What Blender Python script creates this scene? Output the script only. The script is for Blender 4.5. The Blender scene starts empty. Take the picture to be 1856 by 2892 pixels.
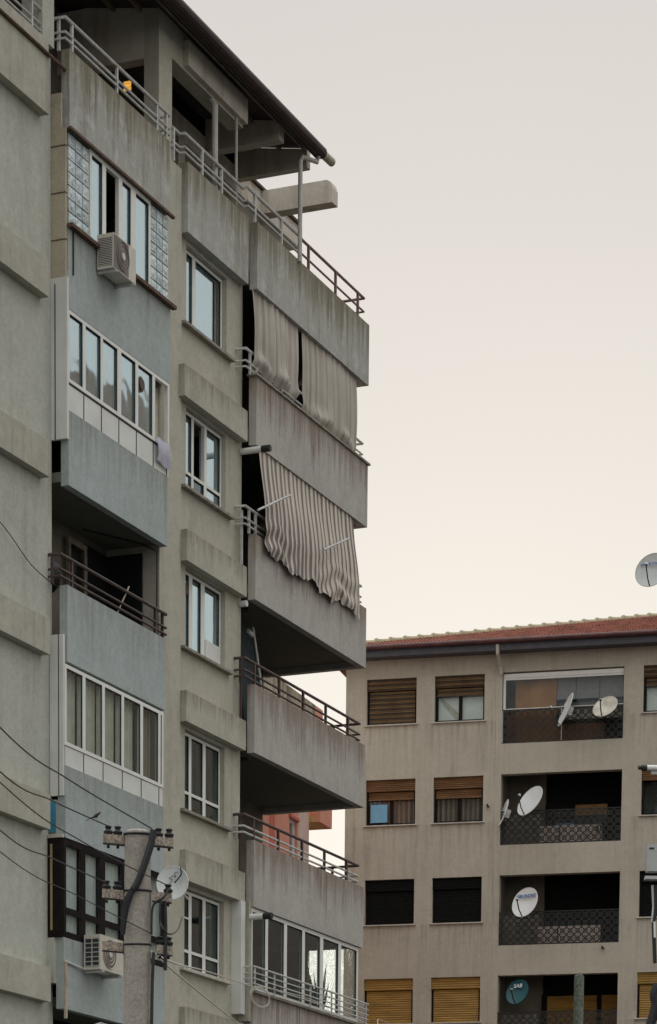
import bpy, math, random
from mathutils import Vector, Matrix
random.seed(7)
rad = math.radians
SC = bpy.context.scene
COL = SC.collection

# ------------------------------------------------------------------ camera
F_PX, PPY, PITCH, ROLL, EYE = 7850.0, 4804.916, -0.116174404, 9.26157521e-3, 1.6
A_LEFT, A_RIGHT, A_ORANGE = 0.400569141, -1.32789096 + math.pi, rad(18.0)
_fw = Vector((0, math.cos(PITCH), math.sin(PITCH)))
_up = Vector((0, -math.sin(PITCH), math.cos(PITCH)))
_ri = Vector((1, 0, 0))
RI = _ri * math.cos(ROLL) + _up * math.sin(ROLL)
UP = -_ri * math.sin(ROLL) + _up * math.cos(ROLL)
cam = bpy.data.cameras.new('camera')
cam_o = bpy.data.objects.new('camera', cam)
COL.objects.link(cam_o)
cam_o.matrix_world = Matrix(((RI.x, UP.x, -_fw.x, 0), (RI.y, UP.y, -_fw.y, 0), (RI.z, UP.z, -_fw.z, EYE), (0, 0, 0, 1)))
cam.sensor_fit = 'VERTICAL'
cam.sensor_height = 36.0
cam.sensor_width = 36.0
cam.lens = F_PX / 2892.0 * 36.0
cam.shift_y = (PPY - 1446.0) / 2892.0
cam.clip_end = 3000.0
SC.camera = cam_o

# ------------------------------------------------------------------ sky, sun, exposure
SUN_EL, SUN_AZ = rad(9.0), rad(3.0)          # low sun behind the buildings, straight ahead
world = bpy.data.worlds.new('World')
SC.world = world
world.use_nodes = True
wn, wl = world.node_tree.nodes, world.node_tree.links
bg = wn['Background']
sky = wn.new('ShaderNodeTexSky')
sky.sky_type = 'NISHITA'
sky.sun_disc = False
sky.sun_elevation = SUN_EL
sky.sun_rotation = SUN_AZ
sky.air_density = 1.0
sky.dust_density = 6.0
sky.ozone_density = 1.6
hs = wn.new('ShaderNodeHueSaturation')
hs.inputs['Saturation'].default_value = 0.55
wl.new(sky.outputs[0], hs.inputs['Color'])
# thin even cloud veils that sky: cream towards the horizon, cooler overhead
wtc = wn.new('ShaderNodeTexCoord')
wsep = wn.new('ShaderNodeSeparateXYZ')
wl.new(wtc.outputs['Generated'], wsep.inputs[0])
veil = wn.new('ShaderNodeValToRGB')
K_SKY = 1.0
for i, (p, c) in enumerate(((0.0, (0.66, 0.635, 0.58)), (0.28, (0.575, 0.552, 0.515)), (0.47, (0.512, 0.478, 0.466)), (1.0, (1.64, 1.71, 1.71)))):
    e = veil.color_ramp.elements[i] if i < 2 else veil.color_ramp.elements.new(p)
    e.position = p
    e.color = tuple(x * K_SKY / 2 for x in c) + (1,)
hz = wn.new('ShaderNodeTexNoise')
hz.inputs['Scale'].default_value = 5.0
hz.inputs['Detail'].default_value = 5.0
hmap = wn.new('ShaderNodeMapping')
hmap.inputs['Scale'].default_value = (1.0, 1.0, 2.6)
wl.new(wtc.outputs['Generated'], hmap.inputs['Vector'])
wl.new(hmap.outputs[0], hz.inputs['Vector'])
hadd = wn.new('ShaderNodeMath')
hadd.operation = 'MULTIPLY_ADD'
wl.new(hz.outputs['Fac'], hadd.inputs[0])
hadd.inputs[1].default_value = 0.09
wl.new(wsep.outputs['Z'], hadd.inputs[2])
hsub = wn.new('ShaderNodeMath')
hsub.operation = 'SUBTRACT'
wl.new(hadd.outputs[0], hsub.inputs[0])
hsub.inputs[1].default_value = 0.045
wl.new(hsub.outputs[0], veil.inputs[0])
vs = wn.new('ShaderNodeVectorMath')
vs.operation = 'SCALE'
vs.inputs['Scale'].default_value = 20.0
wl.new(veil.outputs[0], vs.inputs[0])
tint = wn.new('ShaderNodeMixRGB')
tint.inputs[0].default_value = 0.97
wl.new(hs.outputs[0], tint.inputs[1])
wl.new(vs.outputs[0], tint.inputs[2])
wl.new(tint.outputs[0], bg.inputs['Color'])
bg.inputs['Strength'].default_value = 0.10
sun = bpy.data.lights.new('sun', 'SUN')
sun_o = bpy.data.objects.new('sun', sun)
COL.objects.link(sun_o)
sun.energy = 1.2
sun.angle = rad(10.0)
sun.color = (1.0, 0.86, 0.66)
sd = Vector((math.sin(SUN_AZ) * math.cos(SUN_EL), math.cos(SUN_AZ) * math.cos(SUN_EL), math.sin(SUN_EL)))
sun_o.rotation_euler = sd.to_track_quat('Z', 'Y').to_euler()
sun_o.location = (0, 0, 60)
SC.view_settings.view_transform = 'Standard'
SC.view_settings.look = 'None'
SC.view_settings.exposure = 0.35
SC.view_settings.gamma = 1.0
SC.view_settings.use_curve_mapping = False
SC.render.engine = 'CYCLES'
SC.cycles.max_bounces = 8
SC.cycles.transparent_max_bounces = 16


# ------------------------------------------------------------------ helpers
class Frame:
    """local axes of a facade: u along it, d into the building, z up"""
    def __init__(s, az, o):
        s.ang = math.pi / 2 - az
        s.u = Vector((math.sin(az), math.cos(az), 0))
        s.v = Vector((-math.cos(az), math.sin(az), 0))
        s.o = Vector(o)
    def w(s, u, d, z):
        return s.o + s.u * u + s.v * d + Vector((0, 0, z))

FL = Frame(A_LEFT, (-5.58052149, 47.61679565, 0))
FR = Frame(A_RIGHT, (4.68000664, 84.63871078, 0))
FO = Frame(A_ORANGE, (-0.8048605, 81.9960499, 0))
FW = Frame(math.pi / 2, (0, 0, 0))               # plain world axes


def at(x, y, dist):
    """point of the place at ground distance dist that the photograph shows at pixel x, y"""
    q = RI * ((x - 928.0) / F_PX) + UP * (-(y - PPY) / F_PX) + _fw
    return Vector((0, 0, EYE)) + q * (dist / q.y)


class MB:
    def __init__(s):
        s.v, s.f = [], []
    def add(s, vs, fs):
        n = len(s.v)
        s.v += [tuple(p) for p in vs]
        s.f += [tuple(i + n for i in f) for f in fs]
        return s
    def box(s, x0, x1, y0, y1, z0, z1):
        return s.add([(x0, y0, z0), (x1, y0, z0), (x1, y1, z0), (x0, y1, z0), (x0, y0, z1), (x1, y0, z1), (x1, y1, z1), (x0, y1, z1)],
                     [(0, 3, 2, 1), (4, 5, 6, 7), (0, 1, 5, 4), (1, 2, 6, 5), (2, 3, 7, 6), (3, 0, 4, 7)])
    def quad(s, a, b, c, d):
        return s.add([a, b, c, d], [(0, 1, 2, 3)])
    def prism(s, pts, y0, y1):
        """outline in (x, z) pushed from y0 to y1"""
        n = len(pts)
        vs = [(x, y0, z) for x, z in pts] + [(x, y1, z) for x, z in pts]
        fs = [tuple(range(n - 1, -1, -1)), tuple(range(n, 2 * n))] + [(i, (i + 1) % n, n + (i + 1) % n, n + i) for i in range(n)]
        return s.add(vs, [tuple(reversed(f)) for f in fs])
    def tube(s, pts, r, n=8, cap=True):
        pts = [Vector(p) for p in pts]
        rs = r if isinstance(r, (list, tuple)) else [r] * len(pts)
        ring = []
        prev = None
        for i, p in enumerate(pts):
            t = (pts[min(i + 1, len(pts) - 1)] - pts[max(i - 1, 0)]).normalized()
            if prev is None:
                a = Vector((0, 0, 1)) if abs(t.z) < 0.9 else Vector((1, 0, 0))
                x = t.cross(a).normalized()
            else:
                x = (prev - t * prev.dot(t)).normalized()
            prev = x
            y = t.cross(x)
            ring.append([p + (x * math.cos(2 * math.pi * k / n) + y * math.sin(2 * math.pi * k / n)) * rs[i] for k in range(n)])
        vs = [q for g in ring for q in g]
        fs = []
        for i in range(len(pts) - 1):
            for k in range(n):
                fs.append((i * n + k, i * n + (k + 1) % n, (i + 1) * n + (k + 1) % n, (i + 1) * n + k))
        if cap:
            fs.append(tuple(range(n - 1, -1, -1)))
            fs.append(tuple((len(pts) - 1) * n + k for k in range(n)))
        return s.add(vs, fs)
    def lathe(s, prof, n=14, c=(0, 0, 0)):
        vs, fs = [], []
        m = len(prof)
        for k in range(n):
            a = 2 * math.pi * k / n
            vs += [(c[0] + r * math.cos(a), c[1] + r * math.sin(a), c[2] + z) for r, z in prof]
        for k in range(n):
            for i in range(m - 1):
                fs.append((k * m + i, ((k + 1) % n) * m + i, ((k + 1) % n) * m + i + 1, k * m + i + 1))
        fs.append(tuple(k * m + m - 1 for k in range(n)))
        fs.append(tuple(k * m for k in range(n - 1, -1, -1)))
        return s.add(vs, fs)
    def grid(s, fn, nu, nv):
        vs = [fn(i / nu, j / nv) for j in range(nv + 1) for i in range(nu + 1)]
        fs = [(j * (nu + 1) + i, j * (nu + 1) + i + 1, (j + 1) * (nu + 1) + i + 1, (j + 1) * (nu + 1) + i) for j in range(nv) for i in range(nu)]
        return s.add(vs, fs)
    def walls(s, x0, x1, z0, z1, y0, y1, holes):
        """a wall slab with rectangular openings (hx0, hx1, hz0, hz1)"""
        xs = sorted({x0, x1} | {min(max(h[i], x0), x1) for h in holes for i in (0, 1)})
        zs = sorted({z0, z1} | {min(max(h[i], z0), z1) for h in holes for i in (2, 3)})
        for i in range(len(xs) - 1):
            for j in range(len(zs) - 1):
                cx, cz = (xs[i] + xs[i + 1]) / 2, (zs[j] + zs[j + 1]) / 2
                if any(h[0] < cx < h[1] and h[2] < cz < h[3] for h in holes):
                    continue
                a, b, c, d = xs[i], xs[i + 1], zs[j], zs[j + 1]
                s.quad((a, y0, c), (b, y0, c), (b, y0, d), (a, y0, d))
                s.quad((b, y1, c), (a, y1, c), (a, y1, d), (b, y1, d))
        for a, b, c, d in holes:
            s.quad((a, y0, c), (a, y0, d), (a, y1, d), (a, y1, c))
            s.quad((b, y0, d), (b, y0, c), (b, y1, c), (b, y1, d))
            s.quad((a, y0, c), (a, y1, c), (b, y1, c), (b, y0, c))
            s.quad((a, y0, d), (b, y0, d), (b, y1, d), (a, y1, d))
        s.quad((x0, y0, z0), (x0, y0, z1), (x0, y1, z1), (x0, y1, z0))
        s.quad((x1, y0, z1), (x1, y0, z0), (x1, y1, z0), (x1, y1, z1))
        s.quad((x0, y0, z1), (x1, y0, z1), (x1, y1, z1), (x0, y1, z1))
        return s
    def build(s, name, mat, parent=None, smooth=False, off=None):
        me = bpy.data.meshes.new(name)
        me.from_pydata(s.v, [], s.f)
        me.materials.append(mat)
        if smooth:
            me.polygons.foreach_set('use_smooth', [True] * len(me.polygons))
        me.update()
        o = bpy.data.objects.new(name, me)
        COL.objects.link(o)
        if parent is not None:
            o.parent = parent
            if 'off' in parent:
                q = parent['off']
                o.location = (-q[0], -q[1], -q[2])
        return o


def thing(name, label, cat, frame, u, d, z, group=None, framecoords=False):
    o = bpy.data.objects.new(name, None)
    COL.objects.link(o)
    o.empty_display_size = 0.3
    o.location = frame.w(u, d, z)
    o.rotation_euler = (0, 0, frame.ang)
    o['label'] = label
    o['category'] = cat
    if group:
        o['group'] = group
    if framecoords:
        o['off'] = (u, d, z)
    return o


def copy_tree(o, parent=None):
    c = o.copy()
    COL.objects.link(c)
    c.parent = parent
    for ch in [x for x in bpy.data.objects if x.parent == o]:
        copy_tree(ch, c)
    return c


def tagged(o, label, cat, group=None):
    o['label'] = label
    o['category'] = cat
    if group:
        o['group'] = group
    return o


# ------------------------------------------------------------------ materials
def newmat(name):
    m = bpy.data.materials.new(name)
    m.use_nodes = True
    return m, m.node_tree.nodes, m.node_tree.links, m.node_tree.nodes['Principled BSDF']


def plain(name, col, rough=0.6, metal=0.0, var=0.12, scale=6.0, bump=0.0, spec=0.4, stretch=None):
    m, n, l, p = newmat(name)
    tc = n.new('ShaderNodeTexCoord')
    no = n.new('ShaderNodeTexNoise')
    no.inputs['Scale'].default_value = scale
    no.inputs['Detail'].default_value = 5
    if stretch:
        mp = n.new('ShaderNodeMapping')
        mp.inputs['Scale'].default_value = stretch
        l.new(tc.outputs['Object'], mp.inputs['Vector'])
        l.new(mp.outputs[0], no.inputs['Vector'])
    else:
        l.new(tc.outputs['Object'], no.inputs['Vector'])
    cr = n.new('ShaderNodeMapRange')
    cr.inputs['From Min'].default_value = 0.3
    cr.inputs['From Max'].default_value = 0.7
    l.new(no.outputs['Fac'], cr.inputs['Value'])
    mx = n.new('ShaderNodeMixRGB')
    l.new(cr.outputs[0], mx.inputs[0])
    mx.inputs[1].default_value = tuple(c * (1 - var) for c in col) + (1,)
    mx.inputs[2].default_value = tuple(min(1, c * (1 + var)) for c in col) + (1,)
    l.new(mx.outputs[0], p.inputs['Base Color'])
    p.inputs['Roughness'].default_value = rough
    p.inputs['Metallic'].default_value = metal
    p.inputs['Specular IOR Level'].default_value = spec
    if bump:
        b = n.new('ShaderNodeBump')
        b.inputs['Strength'].default_value = bump
        b.inputs['Distance'].default_value = 0.02
        l.new(no.outputs['Fac'], b.inputs['Height'])
        l.new(b.outputs[0], p.inputs['Normal'])
    return m


def plaster(name, col, stain=(0.16, 0.13, 0.10), stain_amt=0.35, streak=0.35, patch=0.25, top_dirt=0.0, grain=0.15, light=(0.5, 0.48, 0.43), mottle=0.10, sill_runs=None):
    """weathered render: cloudy patches, drip streaks, grime that starts under the top edge, sandy grain"""
    m, n, l, p = newmat(name)
    tc = n.new('ShaderNodeTexCoord')
    def noise(scale, vec=None, detail=6, rough=0.6, dist=0.0):
        t = n.new('ShaderNodeTexNoise')
        t.inputs['Scale'].default_value = scale
        t.inputs['Detail'].default_value = detail
        t.inputs['Roughness'].default_value = rough
        t.inputs['Distortion'].default_value = dist
        l.new(vec if vec is not None else tc.outputs['Object'], t.inputs['Vector'])
        return t.outputs['Fac']
    def ramp(fac, a, b):
        r = n.new('ShaderNodeMapRange')
        r.inputs['From Min'].default_value = a
        r.inputs['From Max'].default_value = b
        l.new(fac, r.inputs['Value'])
        return r.outputs[0]
    def mul(a, b):
        t = n.new('ShaderNodeMath')
        t.operation = 'MULTIPLY'
        l.new(a, t.inputs[0])
        if isinstance(b, float):
            t.inputs[1].default_value = b
        else:
            l.new(b, t.inputs[1])
        return t.outputs[0]
    def mix(fac, a, b, mode='MIX'):
        t = n.new('ShaderNodeMixRGB')
        t.blend_type = mode
        l.new(fac, t.inputs[0])
        for i, c in ((1, a), (2, b)):
            if isinstance(c, tuple):
                t.inputs[i].default_value = c + (1,)
            else:
                l.new(c, t.inputs[i])
        return t.outputs[0]
    mp = n.new('ShaderNodeMapping')
    mp.inputs['Scale'].default_value = (3.2, 3.2, 0.22)
    l.new(tc.outputs['Object'], mp.inputs['Vector'])
    cloud = noise(0.55, detail=8, dist=0.4)
    cloud2 = noise(2.6, detail=8, rough=0.7)
    drip = noise(1.0, mp.outputs[0], detail=7, rough=0.65)
    base = mix(ramp(cloud, 0.35, 0.75), col, tuple(c * 0.86 for c in col))
    base = mix(mul(ramp(cloud2, 0.52, 0.72), patch), base, light)
    base = mix(mul(mul(ramp(drip, 0.50, 0.66), ramp(cloud, 0.35, 0.58)), streak), base, stain)
    base = mix(mul(ramp(cloud2, 0.56, 0.40), stain_amt * 0.5), base, tuple(c * 0.7 for c in col))
    if top_dirt > 0:
        sp = n.new('ShaderNodeSeparateXYZ')
        l.new(tc.outputs['Generated'], sp.inputs[0])
        mp2 = n.new('ShaderNodeMapping')
        mp2.inputs['Scale'].default_value = (7.0, 7.0, 0.5)
        l.new(tc.outputs['Object'], mp2.inputs['Vector'])
        dr = noise(1.0, mp2.outputs[0], detail=6, rough=0.7)
        ad = n.new('ShaderNodeMath')
        ad.operation = 'ADD'
        l.new(sp.outputs['Z'], ad.inputs[0])
        l.new(ramp(dr, 0.3, 0.75), ad.inputs[1])
        base = mix(mul(ramp(ad.outputs[0], 0.92, 1.5), top_dirt), base, stain)
    oi = n.new('ShaderNodeObjectInfo')
    cb = n.new('ShaderNodeVectorMath')
    cb.operation = 'MULTIPLY_ADD'
    l.new(tc.outputs['Object'], cb.inputs[0])
    cb.inputs[1].default_value = (3.4, 3.4, 0.10)
    rv = n.new('ShaderNodeMath')
    rv.operation = 'MULTIPLY'
    l.new(oi.outputs['Random'], rv.inputs[0])
    rv.inputs[1].default_value = 60.0
    l.new(rv.outputs[0], cb.inputs[2])
    run = noise(1.0, cb.outputs[0], detail=2, rough=0.5)
    run2 = noise(2.9, cb.outputs[0], detail=5, rough=0.7)
    if top_dirt > 0:
        sub_ = n.new('ShaderNodeMath')
        sub_.operation = 'MULTIPLY_ADD'
        l.new(run, sub_.inputs[0])
        sub_.inputs[1].default_value = 2.6
        l.new(sp.outputs['Z'], sub_.inputs[2])
        base = mix(mul(mul(ramp(run2, 0.50, 0.62), ramp(sub_.outputs[0], 1.75, 2.25)), min(0.9, top_dirt + 0.1)), base, tuple(c * 0.85 for c in stain))
    vo = n.new('ShaderNodeTexVoronoi')
    vo.feature = 'DISTANCE_TO_EDGE'
    vo.inputs['Scale'].default_value = 0.42
    wv = n.new('ShaderNodeTexNoise')
    wv.inputs['Scale'].default_value = 2.2
    wv.inputs['Detail'].default_value = 6
    l.new(tc.outputs['Object'], wv.inputs['Vector'])
    av = n.new('ShaderNodeVectorMath')
    av.operation = 'MULTIPLY_ADD'
    l.new(wv.outputs['Color'], av.inputs[0])
    av.inputs[1].default_value = (0.9, 0.9, 0.9)
    l.new(tc.outputs['Object'], av.inputs[2])
    l.new(av.outputs[0], vo.inputs['Vector'])
    base = mix(mul(mul(ramp(vo.outputs['Distance'], 0.010, 0.003), ramp(cloud, 0.57, 0.64)), 0.22), base, tuple(c * 0.45 for c in col))
    if sill_runs:
        sz = n.new('ShaderNodeSeparateXYZ')
        l.new(tc.outputs['Object'], sz.inputs[0])
        m1 = n.new('ShaderNodeMath')
        m1.operation = 'MULTIPLY_ADD'
        l.new(sz.outputs['Z'], m1.inputs[0])
        m1.inputs[1].default_value = -1.0 / sill_runs[1]
        m1.inputs[2].default_value = sill_runs[0] / sill_runs[1] + 10.0
        m2 = n.new('ShaderNodeMath')
        m2.operation = 'FRACT'
        l.new(m1.outputs[0], m2.inputs[0])
        mp3 = n.new('ShaderNodeMapping')
        mp3.inputs['Scale'].default_value = (9.0, 9.0, 0.35)
        l.new(tc.outputs['Object'], mp3.inputs['Vector'])
        rn = noise(1.0, mp3.outputs[0], detail=5, rough=0.7)
        base = mix(mul(mul(ramp(rn, 0.46, 0.66), ramp(m2.outputs[0], 0.42, 0.0)), 0.55), base, stain)
        base = mix(mul(ramp(rn, 0.5, 0.7), 0.16), base, stain)
    mid = noise(7.0, detail=6, rough=0.75)
    mm = n.new('ShaderNodeMixRGB')
    mm.blend_type = 'MULTIPLY'
    mm.inputs[0].default_value = 1.0
    l.new(base, mm.inputs[1])
    mr_ = n.new('ShaderNodeMapRange')
    mr_.inputs['From Min'].default_value = 0.3
    mr_.inputs['From Max'].default_value = 0.7
    mr_.inputs['To Min'].default_value = 1.0 - mottle
    mr_.inputs['To Max'].default_value = 1.0 + mottle
    l.new(mid, mr_.inputs['Value'])
    l.new(mr_.outputs[0], mm.inputs[2])
    base = mm.outputs[0]
    g = noise(38.0, detail=3, rough=0.8)
    mg = n.new('ShaderNodeMixRGB')
    mg.blend_type = 'MULTIPLY'
    mg.inputs[0].default_value = 1.0
    l.new(base, mg.inputs[1])
    vr = n.new('ShaderNodeMapRange')
    vr.inputs['From Min'].default_value = 0.25
    vr.inputs['From Max'].default_value = 0.75
    vr.inputs['To Min'].default_value = 1.0 - grain
    vr.inputs['To Max'].default_value = 1.0 + grain
    l.new(g, vr.inputs['Value'])
    l.new(vr.outputs[0], mg.inputs[2])
    l.new(mg.outputs[0], p.inputs['Base Color'])
    p.inputs['Roughness'].default_value = 0.92
    p.inputs['Specular IOR Level'].default_value = 0.15
    b = n.new('ShaderNodeBump')
    b.inputs['Strength'].default_value = 0.35
    b.inputs['Distance'].default_value = 0.012
    l.new(g, b.inputs['Height'])
    l.new(b.outputs[0], p.inputs['Normal'])
    return m


def glass(name, refl=0.35, tint_c=(0.75, 0.8, 0.8), wav=0.06):
    """window pane: part mirror, part see-through"""
    m, n, l, p = newmat(name)
    n.remove(p)
    out = n['Material Output']
    tr = n.new('ShaderNodeBsdfTransparent')
    tr.inputs[0].default_value = tint_c + (1,)
    gl = n.new('ShaderNodeBsdfGlossy')
    gl.inputs['Roughness'].default_value = 0.03
    gl.inputs['Color'].default_value = (0.78, 0.92, 0.98, 1)
    lw = n.new('ShaderNodeLayerWeight')      # Schlick: reflectance grows towards grazing view
    lw.inputs['Blend'].default_value = 0.5
    fr = n.new('ShaderNodeMath')
    fr.operation = 'POWER'
    l.new(lw.outputs['Facing'], fr.inputs[0])
    fr.inputs[1].default_value = 5.0
    mr = n.new('ShaderNodeMapRange')
    mr.inputs['To Min'].default_value = refl
    mr.inputs['To Max'].default_value = 1.0
    l.new(fr.outputs[0], mr.inputs['Value'])
    mx = n.new('ShaderNodeMixShader')
    l.new(mr.outputs[0], mx.inputs[0])
    l.new(tr.outputs[0], mx.inputs[1])
    l.new(gl.outputs[0], mx.inputs[2])
    l.new(mx.outputs[0], out.inputs['Surface'])
    tc = n.new('ShaderNodeTexCoord')
    no = n.new('ShaderNodeTexNoise')
    no.inputs['Scale'].default_value = 1.4
    l.new(tc.outputs['Object'], no.inputs['Vector'])
    b = n.new('ShaderNodeBump')
    b.inputs['Strength'].default_value = wav
    b.inputs['Distance'].default_value = 0.05
    l.new(no.outputs['Fac'], b.inputs['Height'])
    l.new(b.outputs[0], gl.inputs['Normal'])
    return m


def banded(name, c1, c2, axis, period, rough=0.7, duty=0.5, soft=0.25, var=0.25, scale=9.0):
    """stripes along one object axis with a little noise"""
    m, n, l, p = newmat(name)
    tc = n.new('ShaderNodeTexCoord')
    sp = n.new('ShaderNodeSeparateXYZ')
    l.new(tc.outputs['Object'], sp.inputs[0])
    dv = n.new('ShaderNodeMath')
    dv.operation = 'DIVIDE'
    l.new(sp.outputs[axis], dv.inputs[0])
    dv.inputs[1].default_value = period
    fr = n.new('ShaderNodeMath')
    fr.operation = 'FRACT'
    l.new(dv.outputs[0], fr.inputs[0])
    mr = n.new('ShaderNodeMapRange')
    mr.inputs['From Min'].default_value = duty - soft / 2
    mr.inputs['From Max'].default_value = duty + soft / 2
    l.new(fr.outputs[0], mr.inputs['Value'])
    mx = n.new('ShaderNodeMixRGB')
    l.new(mr.outputs[0], mx.inputs[0])
    mx.inputs[1].default_value = c1 + (1,)
    mx.inputs[2].default_value = c2 + (1,)
    no = n.new('ShaderNodeTexNoise')
    no.inputs['Scale'].default_value = scale
    no.inputs['Detail'].default_value = 4
    l.new(tc.outputs['Object'], no.inputs['Vector'])
    vr = n.new('ShaderNodeMapRange')
    vr.inputs['To Min'].default_value = 1 - var
    vr.inputs['To Max'].default_value = 1 + var
    l.new(no.outputs['Fac'], vr.inputs['Value'])
    mg = n.new('ShaderNodeMixRGB')
    mg.blend_type = 'MULTIPLY'
    mg.inputs[0].default_value = 1
    l.new(mx.outputs[0], mg.inputs[1])
    l.new(vr.outputs[0], mg.inputs[2])
    l.new(mg.outputs[0], p.inputs['Base Color'])
    p.inputs['Roughness'].default_value = rough
    return m


M = {}
M['wall_a'] = plaster('render_grey_green', (0.495, 0.505, 0.445), streak=0.25, patch=0.12)
M['band_a'] = plaster('render_worn_band', (0.465, 0.45, 0.38), streak=0.5, patch=0.35, stain_amt=0.7)
M['wall_b'] = plaster('render_beige_grey', (0.485, 0.465, 0.39), streak=0.3, patch=0.15)
M['span_b'] = plaster('render_spandrel', (0.475, 0.455, 0.38), streak=0.25, patch=0.35, top_dirt=0.35)
M['blue_b'] = plaster('render_blue_grey', (0.41, 0.46, 0.455), streak=0.15, patch=0.06, top_dirt=0.28, stain=(0.2, 0.18, 0.15))
M['par_b'] = plaster('concrete_parapet', (0.465, 0.445, 0.415), streak=0.25, patch=0.45, top_dirt=0.7, stain=(0.21, 0.15, 0.115))
M['par_top'] = plaster('concrete_terrace_parapet', (0.43, 0.43, 0.395), streak=0.55, patch=0.8, top_dirt=0.9, stain=(0.20, 0.175, 0.12), light=(0.56, 0.57, 0.55))
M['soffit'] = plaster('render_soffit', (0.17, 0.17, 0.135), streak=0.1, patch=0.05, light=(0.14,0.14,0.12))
M['beam'] = plaster('concrete_beam', (0.62, 0.57, 0.50), streak=0.5, patch=0.2, stain=(0.25, 0.19, 0.12))
M['duct'] = plaster('render_beige_duct', (0.47, 0.415, 0.32), streak=0.4, patch=0.15)
M['wall_r'] = plaster('render_right_house', (0.50, 0.465, 0.385), streak=0.35, patch=0.05, stain=(0.24, 0.21, 0.17), grain=0.18, mottle=0.08, sill_runs=(20.84, 2.9))
M['room'] = plain('dark_room', (0.012, 0.014, 0.014), 0.95, spec=0.1)  # near-black, so the dark of unlit interiors is in the colour
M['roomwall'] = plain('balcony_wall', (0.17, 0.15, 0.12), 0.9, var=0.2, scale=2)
M['lowwall'] = plain('pinkish_low_wall', (0.80, 0.68, 0.60), 0.9, var=0.1, scale=3)
M['brownblock'] = plaster('render_brown_block', (0.33, 0.25, 0.21), streak=0.2)
M['mauve'] = plain('mauve_blind', (0.30, 0.26, 0.27), 0.8)
M['oldpost'] = plain('mossy_post', (0.13, 0.15, 0.12), 0.95, var=0.5, scale=18)
M['roomwall_o'] = plain('balcony_wall_orange', (0.42, 0.19, 0.06), 0.9, var=0.25, scale=2)
M['pvc'] = plain('white_pvc', (0.74, 0.75, 0.71), 0.45, var=0.06, scale=3)
M['pvc_panel'] = plain('white_panel', (0.66, 0.67, 0.64), 0.5, var=0.08, scale=2)
M['darkline'] = plain('black_line', (0.02, 0.02, 0.02), 0.7)
M['woodframe'] = plain('dark_brown_frame', (0.014, 0.011, 0.010), 0.8, var=0.3, spec=0.1)
M['woodstrip'] = plain('yellow_wood_strip', (0.33, 0.25, 0.12), 0.7)
M['rail_w'] = plain('pale_grey_rail_paint', (0.50, 0.50, 0.48), 0.5, var=0.2, scale=9)
M['rail_b'] = plain('brown_rail_paint', (0.07, 0.045, 0.04), 0.5, var=0.35, scale=9)
M['rail_r'] = plain('red_primer_rail', (0.20, 0.12, 0.10), 0.6, var=0.3, scale=9)
M['rail_y'] = plain('ochre_rail', (0.24, 0.16, 0.08), 0.6, var=0.3, scale=9)
M['rust'] = plain('rusty_steel', (0.10, 0.06, 0.04), 0.8, var=0.45, scale=14)
M['pipe'] = plain('grey_plastic_pipe', (0.46, 0.44, 0.41), 0.5, var=0.15, scale=5)
M['white'] = plain('white_paint', (0.74, 0.74, 0.71), 0.45, var=0.05)
M['black'] = plain('black_rubber', (0.018, 0.018, 0.02), 0.55, var=0.2)
M['roofdark'] = plain('dark_roof_sheet', (0.05, 0.035, 0.035), 0.7, var=0.35, scale=3)
M['gutter_m'] = plain('maroon_gutter', (0.085, 0.03, 0.03), 0.5, var=0.35, scale=4)
M['gutter_d'] = plain('dark_gutter', (0.032, 0.016, 0.017), 0.6, var=0.4, scale=4)
M['leaf'] = plain('dark_teal_leaf', (0.02, 0.035, 0.04), 0.7)
M['gutter_p'] = plain('pale_gutter', (0.42, 0.36, 0.28), 0.6, var=0.25, scale=7)
M['timber'] = plain('grey_timber', (0.20, 0.16, 0.12), 0.8, var=0.3)
M['tile'] = plain('clay_tile', (0.25, 0.09, 0.06), 0.9, var=0.6, scale=3.5)
M['ridge'] = plain('pale_ridge_tile', (0.42, 0.36, 0.24), 0.85, var=0.25, scale=5)
M['fascia'] = plain('shaded_fascia', (0.07, 0.07, 0.085), 0.5, var=0.2)  # darkened so the eave shade is put into its colour
M['sill'] = plain('pale_stone_sill', (0.50, 0.47, 0.42), 0.7, var=0.15)
M['sill_d'] = plain('worn_sill', (0.26, 0.24, 0.20), 0.85, var=0.3, scale=5)
M['shutter_brown'] = banded('wooden_shutter', (0.21, 0.13, 0.06), (0.06, 0.042, 0.026), 'Z', 0.137, duty=0.4, soft=0.6, var=0.6, scale=2.5)
M['box_brown'] = plain('brown_shutter_box', (0.17, 0.085, 0.035), 0.6, var=0.35, scale=1.0, stretch=(1.5, 1.5, 10.0))
M['shutter_black'] = plain('black_shutter', (0.012, 0.013, 0.013), 0.9, var=0.2, scale=12, spec=0.1)
M['shutter_yellow'] = plain('mustard_shutter', (0.36, 0.21, 0.05), 0.55, var=0.3, scale=1.0, stretch=(1.2, 1.2, 9.0))
M['lattice'] = plain('dark_lattice_metal', (0.02, 0.022, 0.022), 0.5, var=0.2)
M['lattice_w'] = plain('pale_lattice_metal', (0.45, 0.45, 0.42), 0.6, var=0.3)
M['dish'] = plain('white_dish_enamel', (0.68, 0.70, 0.69), 0.4, var=0.08, scale=2)
M['dish_rust'] = plain('rust_streak_dish', (0.62, 0.58, 0.50), 0.5, var=0.35, scale=3)
M['dish_grey'] = plain('grey_dish', (0.40, 0.42, 0.41), 0.45, var=0.08)
M['dish_teal'] = plain('teal_dish', (0.008, 0.085, 0.105), 0.45, var=0.1)
M['ink_blue'] = plain('blue_print', (0.03, 0.10, 0.28), 0.6)
M['ink_white'] = plain('white_print', (0.62, 0.68, 0.70), 0.6)
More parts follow.
